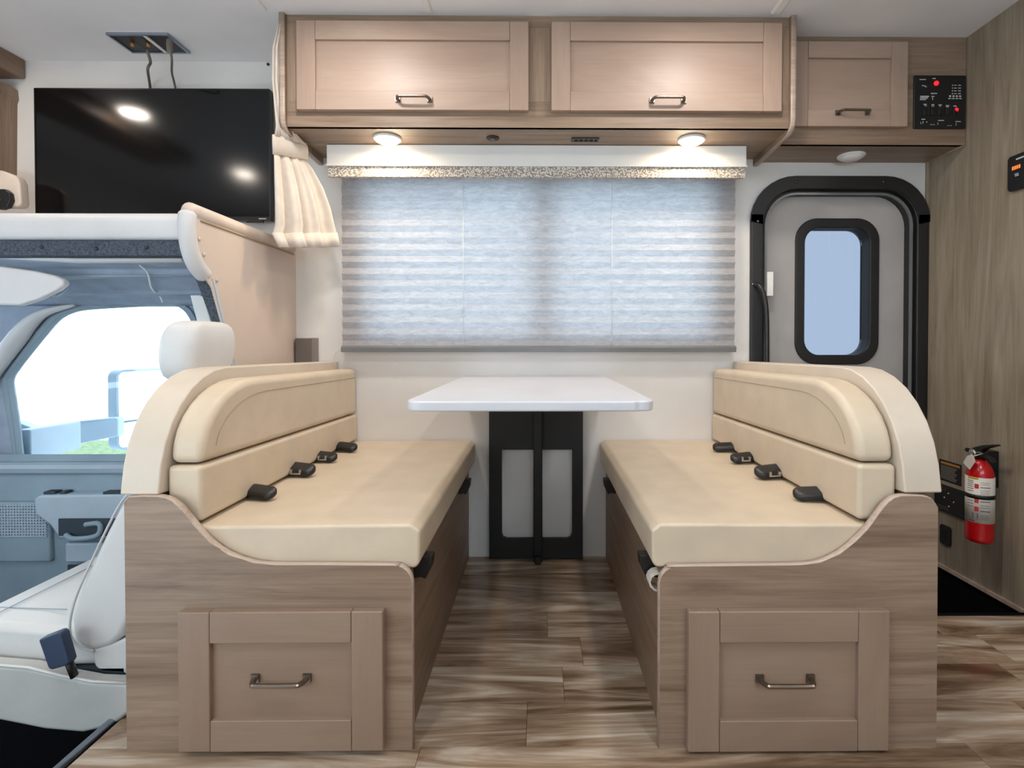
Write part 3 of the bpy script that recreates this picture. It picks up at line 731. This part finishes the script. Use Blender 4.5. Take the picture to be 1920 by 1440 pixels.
mk('red_pictogram', *join(*[onlabel(front-12, 8, zz(a), zz(b), None, '') for a, b in ((.14, .24), (.46, .56), (.64, .74))]), M['redmark'], e)
g = []
for a in (.08, .12, .16, .20, .25, .30, .52, .58, .64): g.append(onlabel(front-38, 14, zz(a), zz(a+.012), None, ''))
for a in (.10, .14, .27, .31, .35, .60, .65, .82, .86, .90): g.append(onlabel(front+20, 18, zz(a), zz(a+.007), None, ''))
for a in (.20, .51, .72): g.append(onlabel(front+22, 20, zz(a), zz(a+.016), None, ''))
for th in (-26, -8): g.append(onlabel(front+th, 5, zz(.79), zz(.80), None, '')); g.append(onlabel(front+th, 5, zz(.90), zz(.91), None, '')); g.append(onlabel(front+th, 1.6, zz(.82), zz(.88), None, ''))
g.append(onlabel(front-30, 10, zz(.95), zz(.97), None, ''))
mk('label_lettering', *join(*g), M['ink'], e)
mk('yellow_label_band', *onlabel(front-28, 22, zz(.0), zz(.045), None, ''), mat('label_yellow', (190, 170, 60), .5), e)
zs_ = ax(1837, 937, ex-.05).z
lathe('mounting_strap', [(r+.002, zs_-zbm-.007), (r+.002, zs_-zbm+.007)], (ex, ye, zbm), M['black'], e, n=36)
box('mounting_bracket', (ex+r*.55, XW, ye+.000, ye+.035, zsh-.10, zsh+.03), M['black'], e, bev=.003)
zv = zsh
lathe('valve_neck', [(.016, 0), (.016, .012), (.020, .014), (.020, .030), (.012, .034)], (ex, ye, zv), M['blackpl'], e, n=16)
# levers lie along the wall towards the door
def lev(name, pts, wdt, m): return prism(name, [(ye+a, zv+b) for a, b in pts], 'x', ex-wdt/2, ex+wdt/2, m, e, bev=.002)
lev('upper_lever', [(.02, .028), (.022, .040), (-.02, .056), (-.070, .068), (-.075, .064), (-.030, .046), (-.012, .030)], .022, M['blackpl'])
lev('lower_lever', [(.0, .016), (.0, .026), (-.045, .018), (-.06, .004), (-.055, .0), (-.035, .008)], .020, M['blackpl'])
tube('nozzle', [(ex, ye+.01, zv+.024), (ex-.006, ye+.055, zv+.026)], [.009, .007], M['blackpl'], e, n=10)
gc = (ex-.018, ye+.008, zv+.022)
lathe('pressure_gauge', [(.014, .004), (.015, -.004), (.013, -.008), (.003, -.006)], gc, M['gauge'], e, n=18, axis='y' if False else 'x')
tgx = ex-.047
v = [(tgx, ye-.002, zv-.016), (tgx-.004, ye+.032, zv-.034)]
TG = [(-.018, .018), (-.026, .004), (-.002, -.030), (.028, -.012), (.010, .016), (-.010, .026)]
o = prism('inspection_tag', [(ye-.010+a, zv-.002+b) for a, b in TG], 'x', tgx, tgx+.0015, M['label'], e)
tube('tag_tie', [(tgx, ye-.026, zv+.018), (ex-.012, ye-.022, zv+.026)], .0015, M['label'], e, n=6)

# ================================================================== PARTITION BETWEEN COACH AND CAB
XP = -1.012
pn = [ax(372, 392, XP), ax(352, 440, XP), ax(362, 480, XP), ax(396, 520, XP), ax(441, 692, XP)]
Z13 = ax(372, 390, XP).z
py = [(D, Z13), (1.63, Z13), (1.60, Z13-.02), (1.595, 1.25), (1.605, 1.18), (1.64, 1.12), (1.70, 1.07), (pn[4].y, pn[4].z), (1.93, .40), (1.98, -.02), (D, -.02)]
pt = struct(prism('wall_partition', py, 'x', XP-.006, XP, M['panel']))
# padded edge roll around its cab side
roll = empty('partition_padding', (XP-.03, 1.62, 1.08), 'white padded roll on the cab edge of the beige partition', 'padding')
pp = [(1.690, 1.105), (1.645, 1.135), (1.618, 1.18), (1.606, 1.24), (1.612, Z13-.018)]
pr = smoothp([(XP-.018, a, b) for a, b in pp], 5)
tube('edge_roll', pr, [.019]+[.024]*(len(pr)-2)+[.020], M['pad'], roll, n=14)
pr = [(XP-.015, 1.612, Z13-.012), (XP-.015, 1.9, Z13-.012), (XP-.015, D-.02, Z13-.012)]
tube('top_roll', pr, .024, mat('beige_padding', (218, 198, 182), .5, bs=.15, bscale=300), roll, n=14)
tube('roll_shadow_gap', [(XP+.001, 1.64, Z13-.036), (XP+.001, D-.02, Z13-.036)], .003, M['seam'], roll, n=6)
for u, v in ((374, 448), (383, 477), (407, 525)):
    c = ax(u, v, XP+.002); lathe('button', [(.006, -.002), (.006, .001), (.003, .002)], c, M['panel'], roll, n=12, axis='x')
# dark carpet-covered edge of the B pillar beside the partition
bp = [ax(384, 512, XP-.035), ax(404, 512, XP-.002), ax(443, 692, XP-.002), ax(438, 700, XP-.035)]
A = [Vector((XP-.055, 1.685, 1.13)), Vector((XP-.007, 1.685, 1.13)), Vector((XP-.007, pn[4].y+.002, pn[4].z)), Vector((XP-.020, pn[4].y+.002, pn[4].z)), ]
Bv = [p+Vector((0, .02, 0)) for p in A]
pil = mk('cab_pillar', A+Bv, [(0, 1, 2, 3), (4, 7, 6, 5), (0, 4, 5, 1), (1, 5, 6, 2), (2, 6, 7, 3), (3, 7, 4, 0)], M['navy'])
tag(pil, 'dark blue carpeted pillar strip beside the beige partition edge', 'pillar')
o = tube('pillar_edge_trim', [(XP+.001, 1.699, 1.10), (XP+.001, pn[4].y, pn[4].z), (XP+.001, 1.93, .40)], .0035, M['cabpl2'], pil, n=6)

# bunk platform over the cab
bk = empty('bunk_platform', (-2.0, 1.9, 1.13), 'white padded edge of the cab-over bunk below the television', 'bunk')
zt1, zb1 = ay(200, 397, 1.615).z, ay(200, 450, 1.615).z
prf = [(1.615, zb1+.004), (1.608, zb1+.03), (1.612, zt1-.02), (1.63, zt1), (D-.01, zt1), (D-.01, zb1), (1.64, zb1)]
prism('padded_front', prf, 'x', -2.9, XP-.034, M['pad'], bk, bev=.008)
zc1 = ay(200, 479, 1.63).z
prism('carpet_valance', [(1.628, zb1+.002), (1.622, zb1-.002), (1.630, zc1), (1.66, zc1-.004), (1.70, zb1+.002)], 'x', -2.9, XP-.05, M['navy'], bk)
for u, v in ((78, 463), (180, 466), (275, 464)):
    c = ay(u, v, 1.625); lathe('snap', [(.006, .004), (.006, -.002), (.002, -.004)], c, M['cabdark'], bk, n=10, axis='y')
tag(box('bunk_deck', (-2.9, -2.35, -.44, 1.60, 1.20, 1.30), M['pad']), 'white deck of the cab-over bunk across the windshield', 'bunk')

# TV
ta, tb_ = ay(64, 165, 2.235), ay(508, 414, 2.235)
tv = empty('television', ((ta.x+tb_.x)/2, 2.25, tb_.z), 'large black flat screen television on the bunk side wall', 'television')
box('screen', (ta.x+.006, tb_.x-.006, 2.2345, 2.245, tb_.z+.016, ta.z-.006), M['tv'], tv)
ring('bezel', rrect(ta.x, tb_.x, tb_.z, ta.z, .004, 3), [(p[0], p[1]) for p in rrect(ta.x+.006, tb_.x-.006, tb_.z+.016, ta.z-.006, .002, 3)], 'y', 2.233, 2.262, M['tvb'], tv)
box('back_housing', (ta.x+.05, tb_.x-.05, 2.245, 2.279, tb_.z+.06, ta.z-.06), M['tvb'], tv)
box('chin_sensor', (tb_.x-.10, tb_.x-.03, 2.230, 2.24, tb_.z-.008, tb_.z+.002), M['tvb'], tv, bev=.002)
box('nameplate', (tb_.x-.048, tb_.x-.018, 2.2322, 2.2332, tb_.z+.006, tb_.z+.010), M['printw'], tv)
# ceiling connection box + cables
a = az(198, 60, CEIL); b = az(313, 60, CEIL); d2 = az(244, 96, CEIL)
x0, x1, y0, y1 = a.x, b.x, a.y, d2.y
x1 = az(352, 96, CEIL).x if False else (x0+ (b.x-a.x))
cb = empty('ceiling_connector_box', ((x0+x1)/2, (y0+y1)/2, CEIL), 'black connector plates in a silver frame on the bunk ceiling', 'connector box')
ring('frame', [(x0, y0), (x1, y0), (x1, y1), (x0, y1)], [(x0+.008, y0+.008), (x1-.008, y0+.008), (x1-.008, y1-.008), (x0+.008, y1-.008)], 'z', CEIL-.010, CEIL, M['alu'], cb)
xm = x0+(x1-x0)*.60
box('divider', (xm-.006, xm+.006, y0+.008, y1-.008, CEIL-.010, CEIL), M['whitepl'], cb)
xq = x0+(x1-x0)*.31
box('connector_plate', (x0+.008, xq, y0+.008, y1-.008, CEIL-.005, CEIL), M['blackpl'], cb)
box('connector_plate', (xq+.003, xm-.006, y0+.008, y1-.008, CEIL-.006, CEIL), M['blackpl'], cb)
box('connector_plate', (xm+.006, x1-.008, y0+.008, y1-.008, CEIL-.005, CEIL), M['blackpl'], cb)
for x in (x0+.05, xq+.04): lathe('coax_jack', [(.006, 0), (.006, -.012), (.003, -.013)], (x, (y0+y1)/2, CEIL-.005), M['gold'], cb, n=12)
pa = az(275, 92, CEIL-.02); ca = [pa, pa+Vector((.0, .02, -.04)), ay(277, 130, 2.16), ay(281, 160, 2.262), ay(282, 185, 2.27)]
o = tube('tv_cable', smoothp(ca, 5), .0052, M['grey'], None, n=8); tag(o, 'left grey cable hanging from the ceiling box to the television', 'cable', 'television cables')
pb = az(318, 75, CEIL-.02); cb_ = [pb, pb+Vector((0, .0, -.03)), ay(322, 110, 2.09), ay(322, 135, 2.17), ay(326, 152, 2.25), ay(333, 185, 2.27)]
o = tube('tv_cable', smoothp(cb_, 5), [.011]*8+[.004]*18, M['grey'], None, n=8); tag(o, 'right thin grey cable with a plug hanging from the ceiling box to the television', 'cable', 'television cables')
# snap on wall
c = ay(503, 121, D); tag(lathe('wall_snap', [(.006, 0), (.006, -.004), (.002, -.006)], c, M['blackpl'], None, n=12, axis='y'), 'tiny black snap on the bunk wall beside the curtain', 'snap')
# bunk cabinet corner at the left edge
q0, q1 = ay(45, 122, 2.27), ay(45, 148, 2.27)
tag(box('bunk_shelf', (q0.x-.25, q0.x, 1.1, 2.272, q1.z, CEIL-.001), M['seatwoodY'], bev=.002), 'brown wooden cabinet corner under the bunk ceiling at the left edge', 'cabinet')
q2 = ay(7, 155, 2.22)
tag(prism('bunk_post', [(q2.x-.2, ay(5, 330, 2.22).z), (ay(5, 330, 2.22).x, ay(5, 330, 2.22).z), (ay(6, 184, 2.22).x, ay(6, 184, 2.22).z), (ay(9, 175, 2.22).x, ay(9, 175, 2.22).z), (ay(7, 157, 2.22).x, ay(7, 157, 2.22).z), (ay(2, 154, 2.22).x, ay(2, 154, 2.22).z), (q2.x-.2, ay(2, 154, 2.22).z)], 'y', 2.20, D, M['postwood']), 'brown wooden post at the left edge of the bunk wall', 'post')
q = [ay(u, v, 2.12) for u, v in [(-60, 312), (2, 319), (30, 330), (36, 342), (39, 382), (34, 388), (-60, 388)]]
e = empty('padded_armrest', (q[2].x, 1.95, q[5].z), 'beige padded block with a black round fitting at the left edge of the bunk', 'padding')
prism('padded_block', [(p.x, p.z) for p in q], 'y', 2.12, 2.16, mat('beige_pad', (212, 196, 182), .5), e, bev=.008)
qq = [ay(u, v, 2.10) for u, v in [(-30, 354), (8, 354), (17, 361), (19, 375), (13, 388), (2, 392), (-30, 390)]]
prism('black_fitting', [(p.x, p.z) for p in qq], 'y', 2.10, 2.122, M['blackpl'], e, bev=.004)
tube('fitting_pin', [ay(0, 375, 2.101), ay(0, 375, 2.095)], .004, M['steel'], e, n=10)

# grey wall box beside window
a, b = ay(553, 634, D-.03), ay(592, 682, D-.03)
e = empty('wall_speaker_box', ((a.x+b.x)/2, D-.015, b.z), 'small dark grey box on the wall below the curtain', 'wall box')
box('box_case', (a.x, b.x, D-.03, D, b.z-.01, a.z), M['grey'], e, bev=.003)
box('side_cover', (b.x-.018, b.x+.001, D-.032, D, b.z-.01, a.z+.001), mat('box_cover', (128, 118, 112), .4), e, bev=.002)

# ================================================================== CURTAIN
cu = empty('privacy_curtain', (-.92, 2.05, 1.29), 'cream gathered cloth curtain with tie band between bunk and window', 'curtain')
def drape(name, rows, ncol, waves, amp, thick=.002, phase=0):
    """rows: list of (P0, P1, amp factor) 3D ends"""
    V = []; n = ncol
    for P0, P1, am in rows:
        P0, P1 = Vector(P0), Vector(P1); d = (P1-P0); nn = Vector((-d.y, d.x, 0)).normalized()
        if nn.y > 0: nn = -nn
        for i in range(n+1):
            t = i/n; ww = math.sin(t*waves*2*math.pi+phase)+.35*math.sin(t*waves*4.3*math.pi+1+phase)
            V.append(P0+d*t+nn*ww*amp*am)
    Fc = [(r_*(n+1)+i, r_*(n+1)+i+1, (r_+1)*(n+1)+i+1, (r_+1)*(n+1)+i) for r_ in range(len(rows)-1) for i in range(n)]
    return mk(name, V, Fc, M['cloth'], cu, smooth=True, solid=thick)
def rw(ul, vl, Yl, ur, vr, Yr, am): return (ay(ul, vl, Yl), ay(ur, vr, Yr), am)
drape('skirt', [rw(513, 287, 1.93, 576, 300, 2.08, .15), rw(513, 300, 1.93, 588, 320, 2.10, .5), rw(513, 340, 1.93, 606, 355, 2.14, .85), rw(514, 385, 1.92, 619, 392, 2.17, 1.0), rw(514, 420, 1.92, 627, 428, 2.19, 1.1), rw(508, 440, 1.92, 631, 440, 2.2, 1.15), rw(520, 462, 1.92, 635, 462, 2.2, 1.2)], 90, 3.6, .017)
drape('hem', [rw(508, 437, 1.915, 631, 437, 2.195, 1.16), rw(520, 464, 1.915, 636, 463, 2.195, 1.2)], 90, 3.6, .017, .005)
drape('tie_band', [rw(511, 252, 1.925, 574, 268, 2.07, .1), rw(511, 264, 1.922, 577, 280, 2.072, .1), rw(512, 289, 1.925, 577, 300, 2.075, .1)], 40, 1, .01, .006)
drape('gathered_top', [rw(521, 45, 1.93, 531, 45, 1.95, .4), rw(511, 90, 1.93, 530, 90, 1.95, .5), rw(510, 150, 1.93, 530, 150, 1.95, .6), rw(514, 200, 1.93, 534, 205, 1.97, .7), rw(517, 235, 1.93, 551, 245, 2.01, .7), rw(514, 256, 1.93, 574, 272, 2.06, .4)], 60, 3, .006)

# ================================================================== CAB
YD = 1.985
cabdoor = empty('door_2', (-1.5, YD, -.2)); cabdoor['kind'] = 'structure'
def pc(u, v, Y=YD): p = ay(u, v, Y); return (p.x, p.z)
winp = [pc(*q) for q in [(37, 858), (31, 800), (22, 740), (19, 712), (32, 690), (70, 642), (105, 602), (128, 588), (160, 581), (240, 576), (320, 573), (342, 579), (356, 594), (364, 616), (376, 680), (385, 760), (390, 858)]]
winp = [tuple(p) for p in smoothp([Vector(p) for p in winp[1:16]], 3)]
w0, w1 = pc(37, 859), pc(392, 859)
win = [w0]+winp+[w1]
outr = [pc(-130, 860)]+[(pc(-130, 560)[0], p[1]) if False else p for p in []]
def off(P, d):
    c = Vector((sum(p[0] for p in P)/len(P), sum(p[1] for p in P)/len(P))); out = []
    for p in P:
        v_ = Vector(p)-c; out.append(tuple(Vector(p)+v_.normalized()*d))
    return out
seal = off(win, .022); seal[0] = (seal[0][0], w0[1]-.008); seal[-1] = (seal[-1][0], w1[1]-.008)
ring('window_seal', seal, win, 'y', YD-.012, YD+.02, M['cabpl'], cabdoor, bev=.003)
outf = off(win, .058); outf[0] = (outf[0][0], w0[1]-.012); outf[-1] = (outf[-1][0], w1[1]-.012)
ring('door_window_frame', outf, seal, 'y', YD-.002, YD+.03, M['liner'], cabdoor)
prism('window_glass', win, 'y', YD+.012, YD+.016, M['clear'], cabdoor)
outp = off(win, .20); outp[0] = (outp[0][0], w0[1]-.012); outp[-1] = (outp[-1][0], w1[1]-.012)
ring('upper_body', outp, outf, 'y', YD+.004, YD+.04, M['liner'], cabdoor)
# lower door card
zs0 = w0[1]-.004
cp = [(YD+.03, -.24), (YD-.03, -.24), (YD-.045, .30), (YD-.02, .50), (YD-.03, zs0-.05), (YD-.045, zs0-.025), (YD-.035, zs0-.004), (YD+.03, zs0)]
prism('door_card', cp, 'x', -2.35, -1.035, M['cabpl'], cabdoor)
prism('belt_line_trim', [(YD-.04, zs0-.012), (YD-.05, zs0-.024), (YD-.044, zs0-.04), (YD-.03, zs0-.04), (YD-.03, zs0-.012)], 'x', -2.3, -1.04, M['cabpl2'], cabdoor)
# armrest
def pa_(u, v, Y=1.90): p = ay(u, v, Y); return (p.x, p.z)
ar = prism('armrest', [pa_(62, 935), pa_(72, 929), pa_(235, 926), pa_(260, 926), pa_(260, 1010), pa_(110, 1012), pa_(92, 985), pa_(64, 965)], 'y', 1.90, YD-.02, M['cabpl2'], cabdoor, bev=.01)
box('pull_recess', (pa_(92, 0)[0]+.015, pa_(245, 0)[0], 1.893, 1.899, pa_(0, 1004)[1], pa_(0, 972)[1]), M['cabdark'], ar)
tube('pull_handle', smoothp([ay(124, 1003, 1.885), ay(136, 1010, 1.875), ay(170, 1008, 1.875), ay(186, 1000, 1.885), ay(186, 982, 1.89), ay(160, 984, 1.89)], 4), .009, M['cabpl'], ar, n=8)
for u0, u1 in ((82, 104), (112, 124)):
    a, b = ay(u0, 929, 1.915), ay(u1, 929, 1.915)
    box('window_switch', (a.x, b.x, 1.912, 1.945, a.z+.001, a.z+.014), M['cabdark'], ar, bev=.003)
box('cup_recess', (pa_(180, 0)[0], pa_(232, 0)[0], 1.905, 1.935, pa_(0, 929)[1]-.002, pa_(0, 924)[1]), M['cabdark'], ar)
box('storage_pocket', (ay(110, 0, 1.92).x, -1.2, 1.915, YD-.02, ay(0, 1055, 1.92).z, ay(0, 1018, 1.92).z), M['cabpl2'], cabdoor, bev=.008)
box('pocket_slot', (ay(118, 0, 1.92).x, -1.2, 1.910, 1.916, ay(0, 1075, 1.92).z, ay(0, 1058, 1.92).z), M['cabdark'], cabdoor)
# speaker grille: perforated panel with slats
sgx0, sgx1 = -2.2, ay(80, 0, 1.925).x; sgz0, sgz1 = ay(0, 1055, 1.925).z, ay(0, 942, 1.925).z
sg = box('speaker_panel', (sgx0, sgx1, 1.925, YD-.02, sgz0, sgz1), M['cabpl'], cabdoor, bev=.008)
gz0 = ay(0, 1006, 1.925).z; g = []
k = 0; x = sgx0+.02
while x < sgx1-.008:
    g.append(boxg(x, x+.004, 1.9215, 1.926, gz0, sgz1-.006)); x += .010
z = gz0
while z < sgz1-.004:
    g.append(boxg(sgx0+.02, sgx1-.006, 1.920, 1.926, z, z+.004)); z += .010
o = mk('speaker_grille', *join(*g), M['cabpl2'], sg); o['kind'] = 'stuff'

# A pillar trim
apl = [(-60, 880), (-52, 800), (-45, 740), (-18, 700), (22, 648), (58, 604), (90, 584), (140, 572)]
tag(tube('pillar_trim', smoothp([ay(u, v, 1.955) for u, v in apl], 5), [.034]*22+[.034-.0022*i for i in range(14)], M['pad'], None, n=12, sq=(1, .8)), 'pale curved windshield pillar trim at the left edge', 'pillar')
# headliner: curved shell over the cab door
hp = [(1.66, 478), (1.68, 492), (1.72, 499), (1.75, 504), (1.76, 514), (1.80, 524), (1.86, 544), (1.87, 552), (1.92, 560), (1.95, 570), (1.99, 574)]
hl = [(Y_, ay(250, v_, Y_).z) for Y_, v_ in hp]
hl2 = [tuple(p) for p in smoothp([Vector(p) for p in hl], 3)]
struct(prism('ceiling_cab', hl2+[(2.03, hl2[-1][1]), (2.03, 1.21), (1.66, 1.21)], 'x', -2.45, XP-.035, M['liner']))
for i, (u0, v0, Y0, u1, v1, Y1) in enumerate([(120, 519, 1.775, 360, 513, 1.775), (140, 549, 1.875, 345, 547, 1.875)]):
    a, b = ay(u0, v0, Y0), ay(u1, v1, Y1)
    tag(tube('headliner_rib', [a, (a+b)/2+Vector((0, 0, .004)), b], .010, M['cabpl2'], None, n=8), ['upper', 'lower'][i]+' pale moulded rib along the cab headliner above the door', 'trim', 'headliner ribs')
# white headliner strip just behind the bunk valance
a = ay(-20, 478, 1.67); b = ay(345, 487, 1.67)
tag(tube('headliner_strip', [a, ay(150, 488, 1.67), b], .013, M['pad'], None, n=10, sq=(1, .7)), 'white moulded strip along the headliner below the bunk valance', 'trim')
# headliner seam line
tag(tube('headliner_seam', smoothp([ay(262, 497, 1.70), ay(277, 512, 1.745), ay(284, 540, 1.83), ay(300, 556, 1.90), ay(304, 566, 1.94)], 4), .0028, M['whitepl'], None, n=6), 'thin pale seam crossing the cab headliner', 'trim')
# sun visor
vis = [(-60, 494), (0, 499), (60, 507), (100, 516), (118, 524), (120, 533), (105, 545), (70, 562), (35, 573), (-60, 570)]
def visp(u, v): return ay(u, v, 1.66+(v-499)/75*.0)
sv = prism('sun_visor', [(ay(u, v, 1.64).x, ay(u, v, 1.64).z) for u, v in vis], 'y', 1.64, 1.665, M['pad'], None, bev=.008)
tag(sv, 'white sun visor hanging from the cab headliner at the left edge', 'sun visor')
tube('visor_arm', smoothp([ay(100, 555, 1.665), ay(112, 548, 1.70), ay(122, 540, 1.74)], 4), .008, M['cabpl2'], sv, n=8)
# B pillar white upper piece
bq = [ay(355, 551, 1.88), ay(380, 551, 1.88), ay(398, 612, 1.88), ay(410, 720, 1.88), ay(385, 720, 1.88), ay(371, 612, 1.88)]
bpo = prism('door_pillar', [(p.x, p.z) for p in bq], 'y', 1.88, 1.96, M['whitepl'], None, bev=.004); tag(bpo, 'white plastic door pillar behind the cab seat headrest', 'pillar')
c = ay(379, 553, 1.878); lathe('screw', [(.005, .003), (.005, -.002), (.002, -.003)], c, M['steel'], bpo, n=10, axis='y')

# ---- windshield and dash (outside the frame, they let the daylight in)
struct(prism('dashboard', [(-3.3, .55), (-2.45, .62), (-2.35, .55), (-2.35, -.24), (-3.3, -.24)], 'y', -.3, 2.0, M['cabpl']))
struct(prism('window_2', [(-3.25, .60), (-3.245, .60), (-2.65, 1.22), (-2.655, 1.22)], 'y', -.3, 2.0, M['clear']))
struct(box('wall_cab_near', (-3.0, -1.03, -.5, -.45, -.30, .60), M['cabpl']))

# ---- passenger seat
st = empty('captain_chair', (-1.25, 1.55, -.22), 'white vinyl cab passenger seat seen from the side behind the left bench', 'seat')
Y0, Y1 = 1.33, 1.80
cush = [(-1.47, .15), (-1.462, .195), (-1.42, .212), (-1.30, .205), (-1.10, .185), (-1.08, .10), (-1.45, .09)]
prism('seat_cushion', cush, 'y', Y0+.012, Y1, M['seatv'], st, bev=.022, seg=4)
tube('cushion_seam', [(-1.375, Y0+.02, .2135), (-1.375, Y1-.03, .2135)], .0015, M['cabpl2'], st, n=6)
tube('cushion_seam', [(-1.23, Y0+.09, .205), (-1.43, Y0+.09, .213)], .0015, M['cabpl2'], st, n=6)
sk = [ay(u, v, 1.30) for u, v in [(-70, 1236), (0, 1243), (60, 1248), (120, 1263), (180, 1274), (250, 1277), (262, 1290), (250, 1330), (215, 1358), (160, 1370), (90, 1364), (0, 1346), (-70, 1336)]]
prism('side_skirt', [(p.x, p.z) for p in sk], 'y', 1.290, 1.33, mat('seat_skirt_vinyl', (184, 184, 180), .5, bs=.2, bscale=400), st, bev=.010, seg=3)
tube('skirt_piping', [(p.x, 1.292, p.z) for p in sk[:6]], .0035, M['seatv'], st, n=8)
bk_ = [ay(u, v, 1.33) for u, v in [(238, 928), (222, 950), (196, 1000), (168, 1060), (142, 1120), (131, 1165), (133, 1195), (150, 1215), (176, 1222), (206, 1214), (228, 1195), (243, 1165), (262, 1060), (300, 930)]]
prism('seat_back', [(p.x, p.z) for p in bk_], 'y', 1.33, 1.80, M['seatv'], st, bev=.018, seg=4)
tube('back_piping', [(p.x-.001, 1.332, p.z) for p in [Vector(q) for q in smoothp(bk_[:9], 4)]], .003, mat('seat_piping', (200, 199, 198), .5), st, n=6)
ub = [ay(u, v, 1.36) for u, v in [(238, 928), (262, 860), (290, 790), (335, 735), (400, 735), (400, 800), (340, 900), (300, 930)]]
lb = [ay(u, v, 1.345) for u, v in [(176, 1215), (182, 1245), (196, 1258), (262, 1262), (262, 1180), (225, 1200)]]
prism('recliner_cover', [(p.x, p.z) for p in lb], 'y', 1.335, 1.38, M['seatv'], st, bev=.008)
# headrest
hc = Vector((-.972, 1.55, 0))
V = []; lay = []
hr = [(-.020, .79, .090, .040), (-.018, .83, .108, .050), (-.014, .87, .114, .056), (-.010, .915, .112, .054), (-.006, .948, .098, .045), (-.004, .962, .070, .028)]
for dx, zz_, hy, hx in hr:
    for p in rrect(-hx, hx, -hy, hy, min(hx, hy)*.75, 5): V.append((hc.x+dx+.035+p[0], hc.y-.02+p[1], zz_))
n = len(V)//len(hr); Fc = [(i*n+k, i*n+(k+1) % n, (i+1)*n+(k+1) % n, (i+1)*n+k) for i in range(len(hr)-1) for k in range(n)]+[tuple(range(n)), tuple(range(len(V)-n, len(V)))]
mk('headrest', V, Fc, M['seatv'], st, smooth=True, sub=1)
box('seat_pedestal', (-1.42, -1.12, 1.40, 1.74, -.22, .09), M['carpet'], st)
for yy in (1.50, 1.60): tube('headrest_rod', [(hc.x-.03, yy, .70), (hc.x, yy, .82)], .006, M['steel'], st, n=8)
boxes('recliner_mechanism', [(-1.19, -1.02, 1.335, 1.36, .075, .10)], M['cabdark'], st)
# seat belt buckle of the cab seat
a = [ay(u, v, 1.285) for u, v in [(88, 1190), (124, 1176), (130, 1180), (145, 1232), (140, 1238), (112, 1246), (106, 1242)]]
e = empty('cab_belt_buckle', (a[4].x, 1.285, a[5].z), 'dark blue belt buckle on a stalk beside the white cab seat', 'buckle')
prism('buckle_body', [(p.x, p.z) for p in a], 'y', 1.262, 1.287, mat('navy_plastic', (44, 58, 84), .45), e, bev=.004)
tube('stalk', [ay(128, 1238, 1.276), ay(140, 1268, 1.283)], .010, M['blackpl'], e, n=8, sq=(1, .6))

# ================================================================== OUTSIDE
struct(box('ground_driveway', (-40, 40, 2.6, 60, -1.02, -1.0), M['asphalt']))
o = box('lawn', (-40, 6, 8.4, 10.6, -1.0, -.985), M['grass']); o['kind'] = 'stuff'; tag(o, 'strip of green lawn beyond the driveway', 'grass')
# side mirror on its arm
mr = empty('side_mirror', ay(150, 830, 2.2), 'large exterior side mirror on a grey arm outside the cab window', 'mirror')
ym = 2.2
box('mirror_mount', (ay(38, 0, 2.06).x, ay(62, 0, 2.06).x, YD+.041, ym+.05, ay(0, 856, 2.1).z, ay(0, 800, 2.1).z), M['cabpl2'], mr, bev=.006)
arm = [(28, 790), (62, 803), (120, 792), (215, 783), (222, 785), (222, 818), (150, 832), (62, 842), (60, 858), (36, 858)]
Va = [tuple(ay(u, v, ym+max(0, u-60)/160*.22)) for u, v in arm]; Vb = [(p[0]-.01, p[1]+.05, p[2]) for p in Va]; n = len(arm)
mk('mirror_arm', Va+Vb, [tuple(range(n)), tuple(range(2*n-1, n-1, -1))]+[(i, (i+1) % n, n+(i+1) % n, n+i) for i in range(n)], M['cabpl2'], mr, bev=.005)
A_, B_ = Vector((-1.90, 2.45, 0)), Vector((-1.80, 2.767, 0))
zt_, zb_ = ay(219, 694, 2.45).z, ay(219, 846, 2.45).z
dr_ = (B_-A_).normalized(); nr_ = Vector((dr_.y, -dr_.x, 0)); L_ = (B_-A_).length
def loop3(off_, d_): return [A_+dr_*p[0]+nr_*d_+Vector((0, 0, p[1])) for p in rrect(off_, L_-off_, zb_+off_, zt_-off_, .035-off_, 5)]
def loft(name, loops, closed, m):
    n = len(loops[0]); V = [p for L in loops for p in L]
    Fc = [(i*n+k, i*n+(k+1) % n, (i+1)*n+(k+1) % n, (i+1)*n+k) for i in range(len(loops)-1) for k in range(n)]
    if closed: Fc += [tuple(range(n)), tuple(range(len(V)-n, len(V)))]
    return mk(name, V, Fc, m, mr)
loft('mirror_housing', [loop3(.010, .0), loop3(.010, .012), loop3(.0, .012), loop3(.0, -.04), loop3(.02, -.07)], False, M['cabpl'])
loft('mirror_glass', [loop3(.009, .001), loop3(.009, .004)], True, M['mirror'])
z_ = ay(230, 792, 2.47).z; a_ = A_+dr_*.01+nr_*.006; b_ = B_-dr_*.01+nr_*.006
tube('glass_divider', [(a_.x, a_.y, z_), (b_.x, b_.y, z_)], .004, M['cabpl'], mr, n=6)

for o in bpy.data.objects:
    n_ = o.name.split('.')[0]
    if n_ in ('white_lettering', 'label_lettering', 'small_lettering', 'orange_lettering', 'orange_digits', 'red_pictogram'): o['kind'] = 'stuff'
